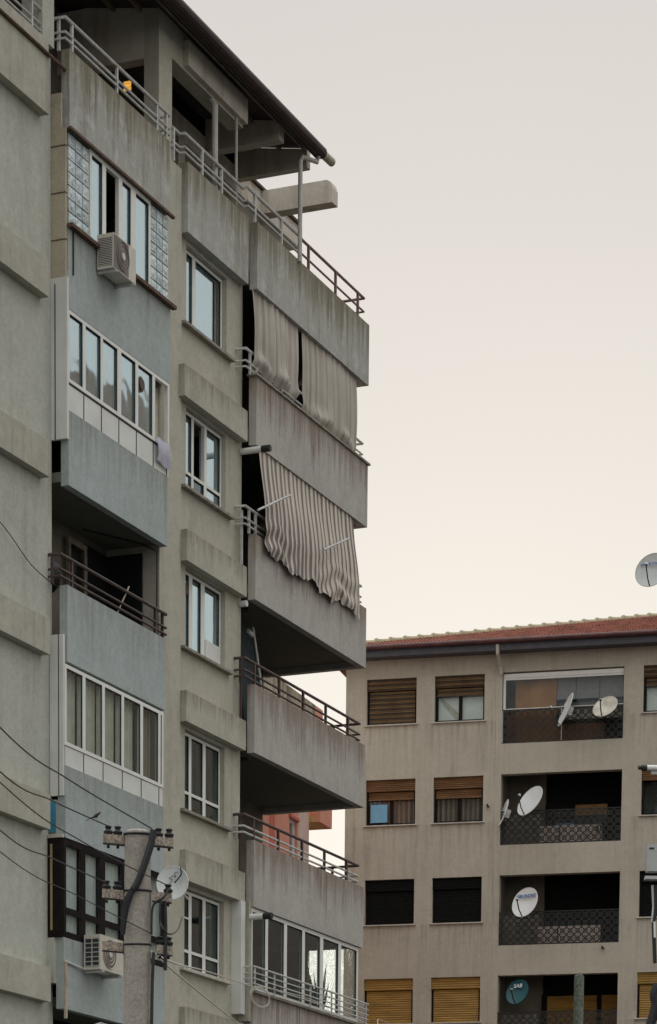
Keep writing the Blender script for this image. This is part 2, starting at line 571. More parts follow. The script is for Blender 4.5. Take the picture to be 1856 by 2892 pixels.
M['ink_black'] = plain('black_ink', (0.04, 0.05, 0.07), 0.6)
M['ac'] = plain('cream_ac_case', (0.56, 0.53, 0.46), 0.45, var=0.1, scale=3)
M['ac_dark'] = plain('ac_dark_inside', (0.03, 0.04, 0.045), 0.5)
M['ac_fan'] = plain('ac_fan_guard', (0.15, 0.125, 0.115), 0.5, var=0.3, scale=5)
M['polecon'] = plaster('pole_concrete', (0.37, 0.34, 0.30), streak=0.4, patch=0.3, grain=0.32, mottle=0.16, stain=(0.25, 0.19, 0.13))
M['aggregate'] = plain('aggregate_concrete', (0.34, 0.29, 0.24), 0.9, var=0.6, scale=45, bump=0.5)
M['cloth_beige'] = banded('beige_awning_cloth', (0.46, 0.425, 0.37), (0.355, 0.32, 0.285), 'X', 0.26, rough=0.95, duty=0.5, soft=0.3, var=0.22, scale=2.2)
M['cloth_stripe'] = banded('striped_awning_cloth', (0.58, 0.53, 0.45), (0.20, 0.165, 0.16), 'X', 0.21, rough=0.95, duty=0.5, soft=0.18, var=0.15, scale=3)
M['curtain'] = plain('net_curtain', (0.62, 0.58, 0.50), 0.95, var=0.12, scale=4)
M['curtain_g'] = plain('grey_net_curtain', (0.60, 0.63, 0.61), 0.95, var=0.12, scale=4)
M['curtain_s'] = banded('striped_house_curtain', (0.30, 0.22, 0.17), (0.10, 0.09, 0.075), 'X', 0.15, soft=0.3)
M['towel'] = plain('lilac_towel', (0.46, 0.45, 0.53), 0.95, var=0.1)
M['poster'] = plain('blue_poster', (0.17, 0.38, 0.55), 0.6, var=0.05)
M['cyan'] = plain('turquoise_panel', (0.05, 0.26, 0.40), 0.6, var=0.1)
M['orange'] = plaster('render_orange', (0.74, 0.34, 0.25), streak=0.1, patch=0.05, stain=(0.35, 0.12, 0.08), light=(0.55, 0.3, 0.2))
M['orange_d'] = plain('red_orange_stripe', (0.55, 0.15, 0.11), 0.9)
M['pinkwall'] = plaster('render_pink_grey', (0.68, 0.50, 0.43), streak=0.15, patch=0.05)
M['ochre'] = plain('ochre_render', (0.60, 0.38, 0.15), 0.9)
M['cream_w'] = plaster('weathered_cream', (0.62, 0.55, 0.43), streak=0.9, patch=0.3, stain=(0.14, 0.11, 0.06), top_dirt=0.5)
M['glow_lamp'] = plain('yellow_lamp_shade', (0.8, 0.45, 0.08), 0.6)
M['plant'] = plain('dark_leaf', (0.03, 0.055, 0.025), 0.6, var=0.3)
M['pot'] = plain('clay_pot', (0.25, 0.11, 0.06), 0.8)
M['feather'] = plain('dark_feather', (0.06, 0.04, 0.045), 0.7, var=0.3)
M['breast'] = plain('pale_feather', (0.28, 0.22, 0.19), 0.8)
M['ground'] = plain('asphalt_ground', (0.06, 0.06, 0.058), 0.95, var=0.3, scale=0.4)
M['g_sky'] = glass('pane_mirror', 0.55, (0.80, 0.90, 0.93))
M['g_mid'] = glass('pane_half_mirror', 0.10, (0.72, 0.76, 0.76))
M['g_clear'] = glass('pane_clear', 0.04, (0.90, 0.93, 0.92))
M['g_r'] = glass('pane_house', 0.03, (0.88, 0.9, 0.9))
M['g_frost'] = plain('frosted_pane', (0.40, 0.42, 0.41), 0.35, var=0.15, scale=3)
M['coil'] = plain('cream_cable', (0.50, 0.47, 0.40), 0.6)
M['cable'] = plain('black_cable', (0.022, 0.024, 0.028), 0.6)
_lm = M['glow_lamp'].node_tree.nodes['Principled BSDF']
_lm.inputs['Emission Color'].default_value = (1.0, 0.5, 0.09, 1)
_lm.inputs['Emission Strength'].default_value = 0.45
# glass blocks: glossy pale with wavy relief
_m, _n, _l, _p = newmat('glass_block')
_p.inputs['Base Color'].default_value = (0.46, 0.56, 0.58, 1)
_p.inputs['Roughness'].default_value = 0.12
_p.inputs['Specular IOR Level'].default_value = 0.9
_t = _n.new('ShaderNodeTexCoord'); _w = _n.new('ShaderNodeTexNoise'); _w.inputs['Scale'].default_value = 11
_b = _n.new('ShaderNodeBump'); _b.inputs['Strength'].default_value = 0.8; _b.inputs['Distance'].default_value = 0.06
_l.new(_t.outputs['Object'], _w.inputs['Vector']); _l.new(_w.outputs['Fac'], _b.inputs['Height']); _l.new(_b.outputs[0], _p.inputs['Normal'])
_oi = _n.new('ShaderNodeObjectInfo'); _mx = _n.new('ShaderNodeMixRGB')
_mx.inputs[1].default_value = (0.36, 0.45, 0.47, 1); _mx.inputs[2].default_value = (0.62, 0.72, 0.74, 1)
_l.new(_oi.outputs['Random'], _mx.inputs[0]); _l.new(_mx.outputs[0], _p.inputs['Base Color'])
M['gblock'] = _m

# ------------------------------------------------------------------ ground
g = MB().quad((-1500, -1500, 0), (1500, -1500, 0), (1500, 1500, 0), (-1500, 1500, 0)).build('ground', M['ground'])
g['kind'] = 'structure'


# ------------------------------------------------------------------ shared part builders
def window(parent, u0, u1, z0, z1, d, bars, fm, fw=0.06, glasses=None, depth=0.07, hbars=(), gap=None, name='window'):
    """frame with vertical bars (centre, width); one pane object per light, drawn a touch behind"""
    b = MB()
    b.box(u0, u1, d, d + depth, z0, z0 + fw).box(u0, u1, d, d + depth, z1 - fw, z1)
    b.box(u0, u0 + fw, d, d + depth, z0 + fw, z1 - fw).box(u1 - fw, u1, d, d + depth, z0 + fw, z1 - fw)
    edges = [u0 + fw]
    for c, w in bars:
        b.box(c - w / 2, c + w / 2, d, d + depth, z0 + fw, z1 - fw)
        edges += [c - w / 2, c + w / 2]
    edges.append(u1 - fw)
    lights = [(edges[i], edges[i + 1]) for i in range(0, len(edges), 2)]
    for zz in hbars:
        for a, c in lights:
            b.box(a, c, d + 0.004, d + depth - 0.004, zz - fw / 2, zz + fw / 2)
    w = b.build(name, fm, parent)
    for i, (a, c) in enumerate(lights):
        gm_ = glasses[i] if glasses else M['g_mid']
        zz = [z0 + fw] + sorted(hbars) + [z1 - fw]
        for j in range(len(zz) - 1):
            lo = zz[j] + (fw / 2 if j else 0)
            hi = zz[j + 1] - (fw / 2 if j < len(zz) - 2 else 0)
            if gm_ is None and j == len(zz) - 2:
                continue
            gl = MB().box(a + 0.006, c - 0.006, d + depth * 0.55, d + depth * 0.55 + 0.008, lo + 0.006, hi - 0.006).build('pane', gm_ or M['g_mid'], w)
            gl.location = (0, 0, 0)
            # dark gasket strip on right and top edges only, painting in frame shade
            gk = MB().box(c - 0.011, c, d + 0.012, d + depth * 0.5, lo, hi).box(a, c, d + 0.012, d + depth * 0.5, hi - 0.011, hi).build('gasket_shade', M['darkline'], w)
            gk.location = (0, 0, 0)
    return w


def sub(o):
    o.location = (0, 0, 0)
    return o


def curtain(parent, u0, u1, z0, z1, d, mat, n=9, amp=0.03):
    k = MB().grid(lambda a, b: (u0 + (u1 - u0) * a, d + amp * math.sin(a * n * 2 * math.pi + 0.7 * math.sin(5 * a)), z0 + (z1 - z0) * b), n * 8, 2)
    o = k.build('curtain', mat, parent, smooth=True)
    return sub(o) if parent.parent is not None else o


def railing(parent, pts, zs, posts, zfoot, mats, r=0.02, name='railing'):
    """horizontal tubes that follow pts (u, d) at each height, with upright posts"""
    w = None
    for i, z in enumerate(zs):
        t = MB().tube([(u, d, z) for u, d in pts], r * (1.15 if i == 0 else 0.85), 6)
        if w is None:
            w = t.build(name, mats[0], parent)
        else:
            sub(t.build('rail', mats[min(i, len(mats) - 1)], w))
    for u, d in posts:
        sub(MB().box(u - r * 0.9, u + r * 0.9, d - r * 0.9, d + r * 0.9, zfoot, zs[0] - 0.005).build('post', mats[0], w))
    return w


# ================================================================== BUILDING A : plain block at the left edge
BA = thing('apartment_building', 'plain grey green block with projecting floor bands at the left edge', 'building', FL, -3.0, 4.0, 0, framecoords=True)
MB().walls(-9, 2.08, 0, 23.64, 0.17, 9.0, []).build('wall', M['wall_a'], BA)
MB().box(-9, 2.06, 0.19, 9.0, 23.3, 23.62).build('terrace_floor', M['soffit'], BA)
for k in range(8):
    zb = 22.5 - 2.9 * k
    MB().box(-9, 1.70, 0.0, 0.166, zb, 23.66 if k == 0 else zb + 0.58).build('floor_band', M['band_a'], BA)
MB().box(1.60, 2.0, 0.06, 0.45, 23.67, 26.4).build('pier', M['wall_a'], BA)
railing(BA, [(-9, 0.1), (1.6, 0.1)], (24.13, 23.9, 23.79), [(-1.2, 0.1), (0.35, 0.1), (1.3, 0.1)], 23.66, [M['rail_w']], 0.022)
MB().tube([(-9, -0.03, 23.42), (1.2, -0.03, 23.42), (2.32, -0.04, 23.40)], 0.03, 8).build('pipe', M['rust'], BA)
MB().box(-9, 2.0, 2.2, 2.4, 23.64, 26.4).build('back_wall', M['roomwall'], BA)

# ================================================================== BUILDING B : the large apartment block
BB = thing('apartment_building', 'tall weathered apartment block with stacked balconies and terrace roof', 'building', FL, 8.6, 4.0, 0, framecoords=True)
CORE_L, CORE_R = 2.12, 15.25
# --- core walls behind the balconies
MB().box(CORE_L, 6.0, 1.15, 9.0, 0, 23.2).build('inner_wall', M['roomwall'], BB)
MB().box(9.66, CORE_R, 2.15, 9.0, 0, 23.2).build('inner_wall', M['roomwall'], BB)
MB().box(CORE_L, CORE_R, 0.6, 9.0, 23.2, 23.4).build('terrace_floor', M['soffit'], BB)

# --- column 1 : parapets (u0, u1, z0, z1, material)
COL1 = [(2.20, 6.03, 22.48, 23.73, 'par_top'), (2.15, 6.05, 19.56, 20.88, 'blue_b'), (2.16, 5.95, 16.69, 17.92, 'blue_b'),
        (2.10, 5.88, 13.77, 15.04, 'blue_b'), (2.02, 5.82, 10.82, 12.03, 'blue_b'), (1.95, 5.90, 7.92, 9.13, 'blue_b'), (1.95, 5.90, 5.0, 6.25, 'blue_b')]
for u0, u1, z0, z1, m in COL1:
    MB().box(u0, u1, -0.12, 0.03, z0, z1).build('parapet', M[m], BB)
for z0 in (22.48, 19.56, 16.69, 13.77, 10.82, 7.92, 5.0):
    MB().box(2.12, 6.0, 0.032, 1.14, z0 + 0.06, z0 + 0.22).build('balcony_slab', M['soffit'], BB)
# beige boxed duct and pvc side panels closing the balcony ends
MB().box(2.09, 2.145, -0.10, 0.2, 20.06, 22.45).box(2.09, 2.145, -0.02, 0.2, 22.45, 23.0).build('duct_box', M['duct'], BB)
for zz in (20.65, 21.4, 22.15):
    MB().box(2.082, 2.15, -0.105, 0.21, zz, zz + 0.018).build('duct_joint', M['rust'], BB)
MB().box(2.075, 2.14, -0.135, 0.2, 17.43, 20.05).build('side_panel', M['pvc_panel'], BB)
MB().box(2.066, 2.074, 0.085, 0.1, 17.43, 19.95).build('panel_joint', M['darkline'], BB)
MB().box(1.98, 2.05, -0.10, 0.16, 11.52, 14.2).build('side_panel', M['pvc_panel'], BB)
MB().box(1.972, 1.979, -0.02, -0.008, 11.52, 14.2).build('panel_joint', M['darkline'], BB)
MB().box(1.90, 1.98, -0.10, 0.2, 9.13, 10.8).build('side_panel', M['woodframe'], BB)
MB().box(1.885, 1.898, 0.07, 0.11, 9.25, 10.7).build('wood_strip', M['woodstrip'], BB)
MB().box(1.88, 1.94, -0.13, 0.20, 10.8, 10.86).build('panel_ledge', M['sill'], BB)
MB().box(1.93, 1.95, 0.02, 0.16, 10.9, 11.42).build('turquoise_patch', M['cyan'], BB)
MB().box(1.955, 2.1, 0.03, 0.2, 10.88, 11.45).build('end_wall', M['duct'], BB)
MB().box(1.88, 2.08, 0.03, 0.2, 8.35, 9.12).build('end_wall', M['wall_a'], BB)

# --- column 1, top floor: glass blocks either side of a sliding window
def block_panel(u0, u1, z0, z1, nx, nz):
    f = MB().box(u0, u1, -0.06, 0.02, z0, z1).build('glass_block_panel', M['sill_d'], BB)
    w, h = (u1 - u0) / nx, (z1 - z0) / nz
    for i in range(nx):
        for j in range(nz):
            b = MB()
            a0, a1, c0, c1 = u0 + i * w + 0.012, u0 + (i + 1) * w - 0.012, z0 + j * h + 0.012, z0 + (j + 1) * h - 0.012
            b.box(a0, a1, -0.085, -0.058, c0, c1)
            e = 0.03
            b.add([(a0 + e, -0.086, c0 + e), (a1 - e, -0.086, c0 + e), (a1 - e, -0.086, c1 - e), (a0 + e, -0.086, c1 - e), ((a0 + a1) / 2, -0.105, (c0 + c1) / 2)],
                  [(0, 1, 4), (1, 2, 4), (2, 3, 4), (3, 0, 4)])
            sub(b.build('glass_block', M['gblock'], f))
block_panel(2.22, 2.97, 20.95, 22.42, 3, 7)
block_panel(5.30, 6.04, 20.95, 22.42, 3, 7)
window(BB, 2.98, 5.29, 20.93, 22.44, -0.10, [(3.505, 0.13), (4.12, 0.14), (4.615, 0.19)], M['pvc'], 0.07,
       [M['g_sky'], None, M['g_sky'], M['g_sky']])
for _a, _c in ((3.05, 3.44), (4.2, 4.52), (4.72, 5.22)):
    curtain(BB, _a, _c, 20.95, 22.4, 0.0, M['white'], 2, 0.012)  # white sheets added to lift the brightness of the mirror panes
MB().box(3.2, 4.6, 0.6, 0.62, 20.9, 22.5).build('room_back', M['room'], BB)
MB().box(2.15, 6.12, -0.18, -0.122, 22.43, 22.475).build('steel_lintel', M['rust'], BB)
MB().box(2.12, 6.12, -0.22, -0.122, 20.86, 20.92).build('steel_ledge', M['rust'], BB)
MB().box(2.30, 2.33, -0.14, -0.121, 20.15, 20.85).build('cable_stub', M['black'], BB)
# --- column 1, second floor: six-light pvc glazing above white panels
window(BB, 2.15, 6.03, 18.38, 19.555, -0.115, [(2.74, 0.10), (3.39, 0.08), (4.05, 0.14), (4.73, 0.10), (5.40, 0.10)], M['pvc'], 0.06,
       [M['g_sky'], M['g_sky'], M['g_sky'], M['g_sky'], M['g_sky'], None])
_p = MB().box(2.15, 6.03, -0.10, -0.05, 17.925, 18.37).build('panel_row', M['pvc_panel'], BB)
for uu in (2.74, 3.39, 4.05, 4.73, 5.40, 5.95):
    sub(MB().box(uu - 0.012, uu + 0.012, -0.106, -0.099, 17.93, 18.36).build('panel_joint', M['darkline'], _p))
sub(MB().box(2.15, 6.03, -0.106, -0.099, 18.345, 18.372).build('panel_joint', M['darkline'], _p))
_v = MB()
_v.add([(4.92 + 0.11 * math.cos(a * math.pi / 8), -0.10, 19.2 + 0.14 * math.sin(a * math.pi / 8)) for a in range(16)], [tuple(range(16))])
_v.tube([(4.92, -0.10, 19.2), (4.92, -0.125, 19.2)], 0.10, 14)
_v.build('vent', M['rail_b'], BB)
curtain(BB, 5.42, 6.0, 18.0, 19.5, 0.12, M['curtain'], 4, 0.03)
for _a, _c in ((2.2, 2.68), (2.8, 3.34), (3.44, 3.97), (4.13, 4.67), (4.79, 5.34)):
    curtain(BB, _a, _c, 18.4, 19.5, 0.0, M['curtain_g'], 3, 0.015)  # pale sheets added behind the glazing to brighten its sky reflection
MB().box(2.2, 6.0, 0.9, 0.92, 17.9, 19.6).build('room_back', M['room'], BB)
# --- column 1, open balcony on the third floor
railing(BB, [(1.96, 0.18), (1.96, -0.05), (6.05, -0.05), (6.05, 0.06)], (15.52, 15.28, 15.16), [(1.97, 0.1), (2.4, -0.04), (5.62, -0.04), (5.95, -0.02)], 15.03, [M['rail_b']], 0.026)
_d = MB().box(4.28, 4.36, 1.02, 1.08, 13.95, 16.55).box(4.88, 4.98, 1.02, 1.08, 13.95, 16.55).box(4.36, 4.88, 1.02, 1.08, 16.45, 16.55).build('balcony_door', M['timber'], BB)
sub(MB().box(4.36, 4.88, 1.04, 1.05, 13.95, 16.45).build('pane', M['g_mid'], _d))
MB().box(5.02, 5.97, 1.10, 1.145, 13.95, 16.62).build('dark_door_panel', M['room'], BB)  # near-black panel painting in the dark of an open doorway
MB().box(5.86, 5.90, 0.36, 1.12, 13.95, 16.60).build('dark_door_panel', M['room'], BB)  # side panel, doorway dark put into its colour
MB().tube([(5.88, 0.06, 15.1), (5.88, 0.055, 16.6), (5.80, 0.3, 16.73), (4.6, 0.9, 16.73)], 0.014, 6).build('conduit', M['black'], BB)
# --- column 1, fourth floor: five-light glazing with net curtains
_w = window(BB, 2.02, 5.82, 12.37, 13.72, -0.115, [(2.72, 0.10), (3.45, 0.09), (4.19, 0.09), (4.94, 0.10), (5.66, 0.09)], M['pvc'], 0.06, [M['g_clear']] * 6)
for a, c in ((2.06, 2.68), (2.78, 3.42), (3.5, 4.14), (4.24, 4.88), (5.02, 5.6)):
    curtain(_w, a, c, 12.3, 13.7, 0.06, M['curtain'] if c < 5 else M['curtain_s'], 5, 0.02)
_p = MB().box(2.02, 5.82, -0.10, -0.05, 12.035, 12.36).build('panel_row', M['pvc_panel'], BB)
for uu in (2.72, 3.45, 4.19, 4.94, 5.66):
    sub(MB().box(uu - 0.01, uu + 0.01, -0.106, -0.099, 12.04, 12.355).build('panel_joint', M['darkline'], _p))
MB().box(2.2, 5.9, 0.9, 0.92, 12.0, 13.8).build('room_back', M['room'], BB)
# --- column 1, fifth floor: dark wooden glazing with frosted lights
_w = window(BB, 1.95, 5.94, 9.14, 10.8, -0.115, [(2.68, 0.17), (3.41, 0.20), (4.25, 0.17), (5.05, 0.17)], M['woodframe'], 0.10, [M['g_clear']] * 5, hbars=(9.60,))
for a, c in ((2.0, 2.62), (2.75, 3.35), (3.48, 4.2), (4.3, 5.0), (5.1, 5.88)):
    curtain(_w, a, c, 9.2, 10.76, 0.0, M['curtain_g'], 5, 0.02)
MB().box(2.2, 5.9, 0.9, 0.92, 9.1, 10.8).build('room_back', M['room'], BB)
MB().tube([(1.93, -0.14, 8.72), (2.25, -0.14, 8.70), (2.62, -0.18, 8.66)], 0.022, 6).build('pipe', M['rail_w'], BB)
MB().tube([(1.96, -0.145, 8.72), (2.0, -0.14, 8.4), (1.98, -0.14, 7.75)], 0.035, 6).build('stained_pipe', M['gutter_p'], BB)
MB().box(2.1, 5.9, 1.0, 1.02, 6.2, 8.0).build('room_back', M['room'], BB)
MB().tube([(2.0, -0.05, 7.30), (2.6, -0.1, 7.62), (3.3, -0.12, 7.82), (4.0, -0.1, 7.82), (4.8, -0.1, 7.65)], 0.025, 6).build('arched_pipe', M['rail_w'], BB)

# --- column 2 : recessed wall with five window openings, projecting spandrels
WZ = [(21.0, 22.42), (18.1, 19.56), (15.2, 16.68), (12.24, 13.74), (9.31, 10.82), (6.4, 7.9), (3.5, 5.0)]
MB().walls(6.86, 9.66, 0, 23.2, 0.11, 0.5, [(7.18, 8.94, a, b) for a, b in WZ]).build('wall', M['wall_b'], BB)
MB().box(5.97, 6.86, 0.05, 2.1, 0, 23.6).build('wall', M['wall_b'], BB)
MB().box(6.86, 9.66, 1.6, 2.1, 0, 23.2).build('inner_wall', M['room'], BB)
for k in range(7):
    zb = 22.5 - 2.9 * k
    u0 = 6.87 if k != 1 else 6.76
    MB().box(u0, 9.54, -0.07, 0.108, zb, 23.72 if k == 0 else zb + 0.56).build('spandrel', M['par_top'] if k == 0 else M['span_b'], BB)
for k in range(7):
    zb = 22.5 - 2.9 * k
    MB().box(9.5, 9.72, 0.112, 0.16, zb - 0.02, 23.6 if k == 0 else zb + 0.9).build('dark_slit_strip', M['room'], BB)  # near-black strip added to block sky, painting in the dark slit
for k, (a, b) in enumerate(WZ[:6]):
    MB().box(6.94, 9.12, 0.0, 0.2, a - 0.055, a - 0.005).build('window_sill', M['sill_d'] if k != 4 else M['sill'], BB)
window(BB, 7.19, 8.93, 21.0, 22.40, 0.2, [(7.69, 0.13)], M['pvc'], 0.055, [M['g_sky'], M['g_sky']])
curtain(BB, 7.25, 8.88, 21.02, 22.38, 0.36, M['white'], 7, 0.015)  # white sheet added to brighten the mirror panes in front
MB().box(8.68, 8.74, 0.19, 0.205, 21.06, 22.3).build('shutter_guide', M['rust'], BB)
window(BB, 7.19, 8.93, 18.1, 19.54, 0.2, [(7.66, 0.09), (8.22, 0.11)], M['pvc'], 0.055, [M['g_sky'], None, M['g_sky']], hbars=(18.45,))
for _a, _c in ((7.25, 7.61), (8.28, 8.88)):
    curtain(BB, _a, _c, 18.14, 19.5, 0.36, M['curtain_g'], 2, 0.012)  # pale sheets added so these mirror panes look brighter
window(BB, 7.19, 8.93, 15.2, 16.66, 0.2, [(7.60, 0.14), (8.13, 0.16)], M['pvc'], 0.055, [M['g_sky'], M['g_sky'], M['g_sky']])
curtain(BB, 7.2, 8.92, 15.25, 16.64, 0.36, M['white'], 8, 0.015)
MB().box(8.24, 8.86, 0.195, 0.215, 15.27, 15.62).build('lower_panel', M['pvc_panel'], BB)
MB().tube([(7.36, 0.19, 16.33), (7.36, 0.225, 16.33)], 0.11, 12).build('vent', M['rail_b'], BB)
_w = window(BB, 7.19, 8.93, 12.25, 13.72, 0.2, [(7.60, 0.10), (8.22, 0.12)], M['pvc'], 0.055, [M['g_mid']] * 3, hbars=(12.62,))
for a, c in ((7.25, 7.55), (7.66, 8.15), (8.3, 8.86)):
    curtain(_w, a, c, 12.3, 13.7, 0.42, M['curtain_s'], 3, 0.02)
_w = window(BB, 7.19, 8.93, 9.32, 10.80, 0.2, [(7.62, 0.12), (8.24, 0.13)], M['pvc'], 0.055, [M['g_mid']] * 3, hbars=(9.68,))
sub(MB().box(7.25, 7.55, 0.19, 0.21, 10.28, 10.31).build('glazing_bar', M['pvc'], _w))
window(BB, 7.19, 8.93, 6.42, 7.88, 0.2, [(7.62, 0.12), (8.24, 0.13)], M['pvc'], 0.055, [M['g_mid']] * 3, hbars=(6.78,))

# --- column 3 : big corner balconies
C3 = [(22.45, 23.67, 'par_top'), (19.57, 20.84, 'par_b'), (16.68, 17.91, 'par_b'), (13.78, 15.08, 'par_b'), (10.83, 12.11, 'par_b'), (7.95, 9.2, 'par_b'), (5.05, 6.3, 'par_b')]
for i, (z0, z1, m) in enumerate(C3):
    MB().box(9.66, 15.36, -0.20, -0.04, z0, z1).build('parapet', M[m], BB)
    MB().box(15.20, 15.36, -0.038, 2.15, z0, z1 - 0.03).build('parapet', M[m], BB)
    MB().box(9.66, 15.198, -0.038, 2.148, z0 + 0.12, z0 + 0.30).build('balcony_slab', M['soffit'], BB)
MB().box(9.60, 15.42, -0.24, -0.02, 20.842, 20.88).build('parapet_cap', M['sill_d'], BB)
for z0, z1 in ((16.98, 19.57), (14.08, 16.68), (11.13, 13.78)):
    _d = MB().box(11.6, 13.3, 2.10, 2.147, z0, z0 + 2.1).build('balcony_door', M['woodframe'], BB)
    sub(MB().box(11.7, 12.4, 2.09, 2.105, z0 + 0.1, z0 + 2.0).build('pane', M['g_mid'], _d))
    sub(MB().box(12.5, 13.2, 2.09, 2.105, z0 + 0.1, z0 + 2.0).build('pane', M['g_mid'], _d))
    MB().tube([(10.6, 0.55, z1 + 0.09), (10.6, 0.55, z1 + 0.125)], 0.16, 14).build('ceiling_lamp', M['black'], BB)
POSTS = [(9.85, -0.1), (11.05, -0.1), (12.25, -0.1), (13.43, -0.1), (14.63, -0.1), (15.28, 0.5), (15.28, 1.3)]
RPTS = [(9.36, 0.12), (9.36, -0.1), (15.29, -0.1), (15.29, 2.12)]
railing(BB, RPTS, (21.27, 21.05, 20.94), [(9.58, -0.09)] + POSTS, 20.85, [M['rail_w']], 0.024)
railing(BB, RPTS, (18.36, 18.14, 18.03), [(9.58, -0.09), (9.86, -0.1)] + POSTS[1:], 17.9, [M['rail_w']], 0.024)
railing(BB, RPTS, (15.52, 15.30, 15.18), [(9.42, 0.0)] + POSTS, 15.07, [M['rail_b']], 0.026)
railing(BB, RPTS, (12.56, 12.34, 12.22), [(9.42, 0.0)] + POSTS, 12.1, [M['rail_b'], M['rail_w'], M['rail_w']], 0.026)
for z in (17.0, 14.1, 11.2):
    MB().box(9.40, 9.44, -0.03, 0.01, z - 0.3 + 0.2, z + 1.3).build('rail_upright', M['rail_b'] if z < 15 else M['rail_w'], BB)
# bottom floor of column 3: glazed in, rail outside
_w = window(BB, 9.66, 15.22, 9.22, 10.82, -0.15, [(10.42, 0.12), (11.35, 0.14), (12.27, 0.13), (13.22, 0.16), (14.20, 0.14)], M['pvc'], 0.075, [M['g_clear']] * 6)
window(BB, 9.66, 9.70, 9.22, 10.82, 0.3, [], M['pvc'], 0.01, [M['g_clear']])
MB().box(15.22, 15.34, 1.05, 2.14, 9.18, 10.82).build('end_wall', M['roomwall'], BB)
MB().box(9.30, 9.50, -0.10, 0.12, 8.72, 10.9).build('side_panel', M['pvc_panel'], BB)
MB().box(9.54, 9.66, -0.16, 0.10, 8.6, 10.95).build('corner_post', M['span_b'], BB)
MB().box(9.66, 15.3, -0.26, -0.14, 9.16, 9.21).build('window_sill', M['sill_d'], BB)
railing(BB, [(9.42, 0.0), (9.42, -0.32), (15.42, -0.32), (15.42, 0.1)], (9.64, 9.52, 9.41, 9.31), [(9.5, -0.31), (10.45, -0.31), (12.27, -0.31), (13.4, -0.31), (15.3, -0.31)], 9.18, [M['rail_w']], 0.016)

# --- terrace: rails with jogs, pier, lintel, pergola beams
railing(BB, [(2.16, 0.2), (2.16, -0.06), (6.12, -0.06), (6.12, 0.12)], (24.22, 23.99, 23.89), [(2.2, 0.08), (2.42, -0.05), (4.06, -0.05), (5.62, -0.05), (6.0, -0.05)], 23.72, [M['rail_w']], 0.026)
railing(BB, [(6.55, 0.1), (6.86, 0.1), (6.86, 0.0), (9.42, 0.0), (9.42, -0.1), (12.0, -0.1)], (24.22, 23.99, 23.89), [(6.6, 0.1), (7.6, 0.0), (8.45, 0.0), (9.75, -0.1), (11.0, -0.1)], 23.66, [M['rail_w']], 0.026)
railing(BB, [(12.0, -0.1), (15.29, -0.1), (15.29, 1.2)], (24.20, 23.93), [(12.35, -0.1), (13.75, -0.1), (14.95, -0.1)], 23.64, [M['rail_r']], 0.026)
MB().box(6.05, 6.58, 0.12, 0.42, 23.4, 25.42).build('pier', M['wall_b'], BB)
MB().box(6.05, 9.66, 0.12, 0.42, 25.42, 26.12).build('fascia_wall', M['wall_b'], BB)
MB().box(7.06, 9.67, 0.02, 0.118, 25.48, 25.92).build('pergola_beam', M['beam'], BB)
MB().box(6.05, 6.3, 0.422, 2.2, 25.25, 26.3).build('lintel', M['beam'], BB)
for _u0, _u1 in ((10.86, 11.10), (12.22, 12.40)):
    _pb = MB().prism([(-0.1, 25.66), (1.498, 25.66), (1.498, 26.27), (-0.1, 26.0)], _u0, _u1)
    _pb.v = [(y, x, z) for x, y, z in _pb.v]
    _pb.f = [tuple(reversed(f)) for f in _pb.f]
    _pb.build('pergola_beam', M['beam'], BB)
MB().box(9.3, 12.4, 1.51, 1.75, 25.945, 26.27).build('dark_infill', M['room'], BB)  # near-black block added to shut out the sky under the roof
MB().box(9.96, 14.7, 1.55, 1.75, 23.4, 25.478).build('back_wall', M['roomwall'], BB)
_b3 = MB().prism([(-0.1, 25.48), (1.498, 25.48), (1.498, 25.93), (0.03, 25.93), (-0.06, 25.88), (-0.1, 25.76)], 13.54, 13.83)
_b3.v = [(y, x, z) for x, y, z in _b3.v]
_b3.f = [tuple(reversed(f)) for f in _b3.f]
_b3.build('pergola_beam', M['beam'], BB)
MB().box(9.3, 15.5, 1.5, 1.76, 25.48, 25.94).build('pergola_beam', M['beam'], BB)
MB().box(12.6, 15.52, 1.44, 1.8, 25.945, 26.0).build('roof_edge', M['roofdark'], BB)
MB().box(9.66, 9.95, 1.5, 1.76, 23.4, 25.48).build('pier', M['beam'], BB)
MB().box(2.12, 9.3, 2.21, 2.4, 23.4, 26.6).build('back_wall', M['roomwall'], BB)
MB().box(9.3, 11.6, 2.6, 2.8, 23.4, 26.6).build('back_wall', M['roomwall'], BB)
# roof sheet on purlins, rising away from the eave
RZ = lambda d: 25.97 + (d + 0.36) * 0.17
_r = MB()
for i in range(40):
    d0 = -0.36
    ua, ub = -9 + i * 21.25 / 40, -9 + (i + 1) * 21.25 / 40
    _r.add([(ua, d0, RZ(d0)), (ub, d0, RZ(d0)), (ub, 5.0, RZ(5)), (ua, 5.0, RZ(5)), (ua, d0, RZ(d0) + 0.05), (ub, d0, RZ(d0) + 0.05), (ub, 5.0, RZ(5) + 0.05), (ua, 5.0, RZ(5) + 0.05)],
           [(0, 3, 2, 1), (4, 5, 6, 7), (0, 1, 5, 4)] + ([(1, 2, 6, 5)] if i == 39 else []) + ([(3, 0, 4, 7)] if i == 0 else []))
ROOF = _r.build('roof', M['roofdark'], BB)
sub(MB().box(-9, 12.25, -0.345, -0.30, 25.78, 25.96).build('fascia_board', M['roofdark'], ROOF))
sub(MB().tube([(-9, -0.42, 25.86), (12.25, -0.42, 25.88)], 0.115, 12).build('gutter', M['gutter_d'], ROOF))
sub(MB().tube([(12.26, -0.40, 25.90), (12.80, -0.40, 25.92)], 0.085, 12).build('gutter', M['gutter_p'], ROOF))
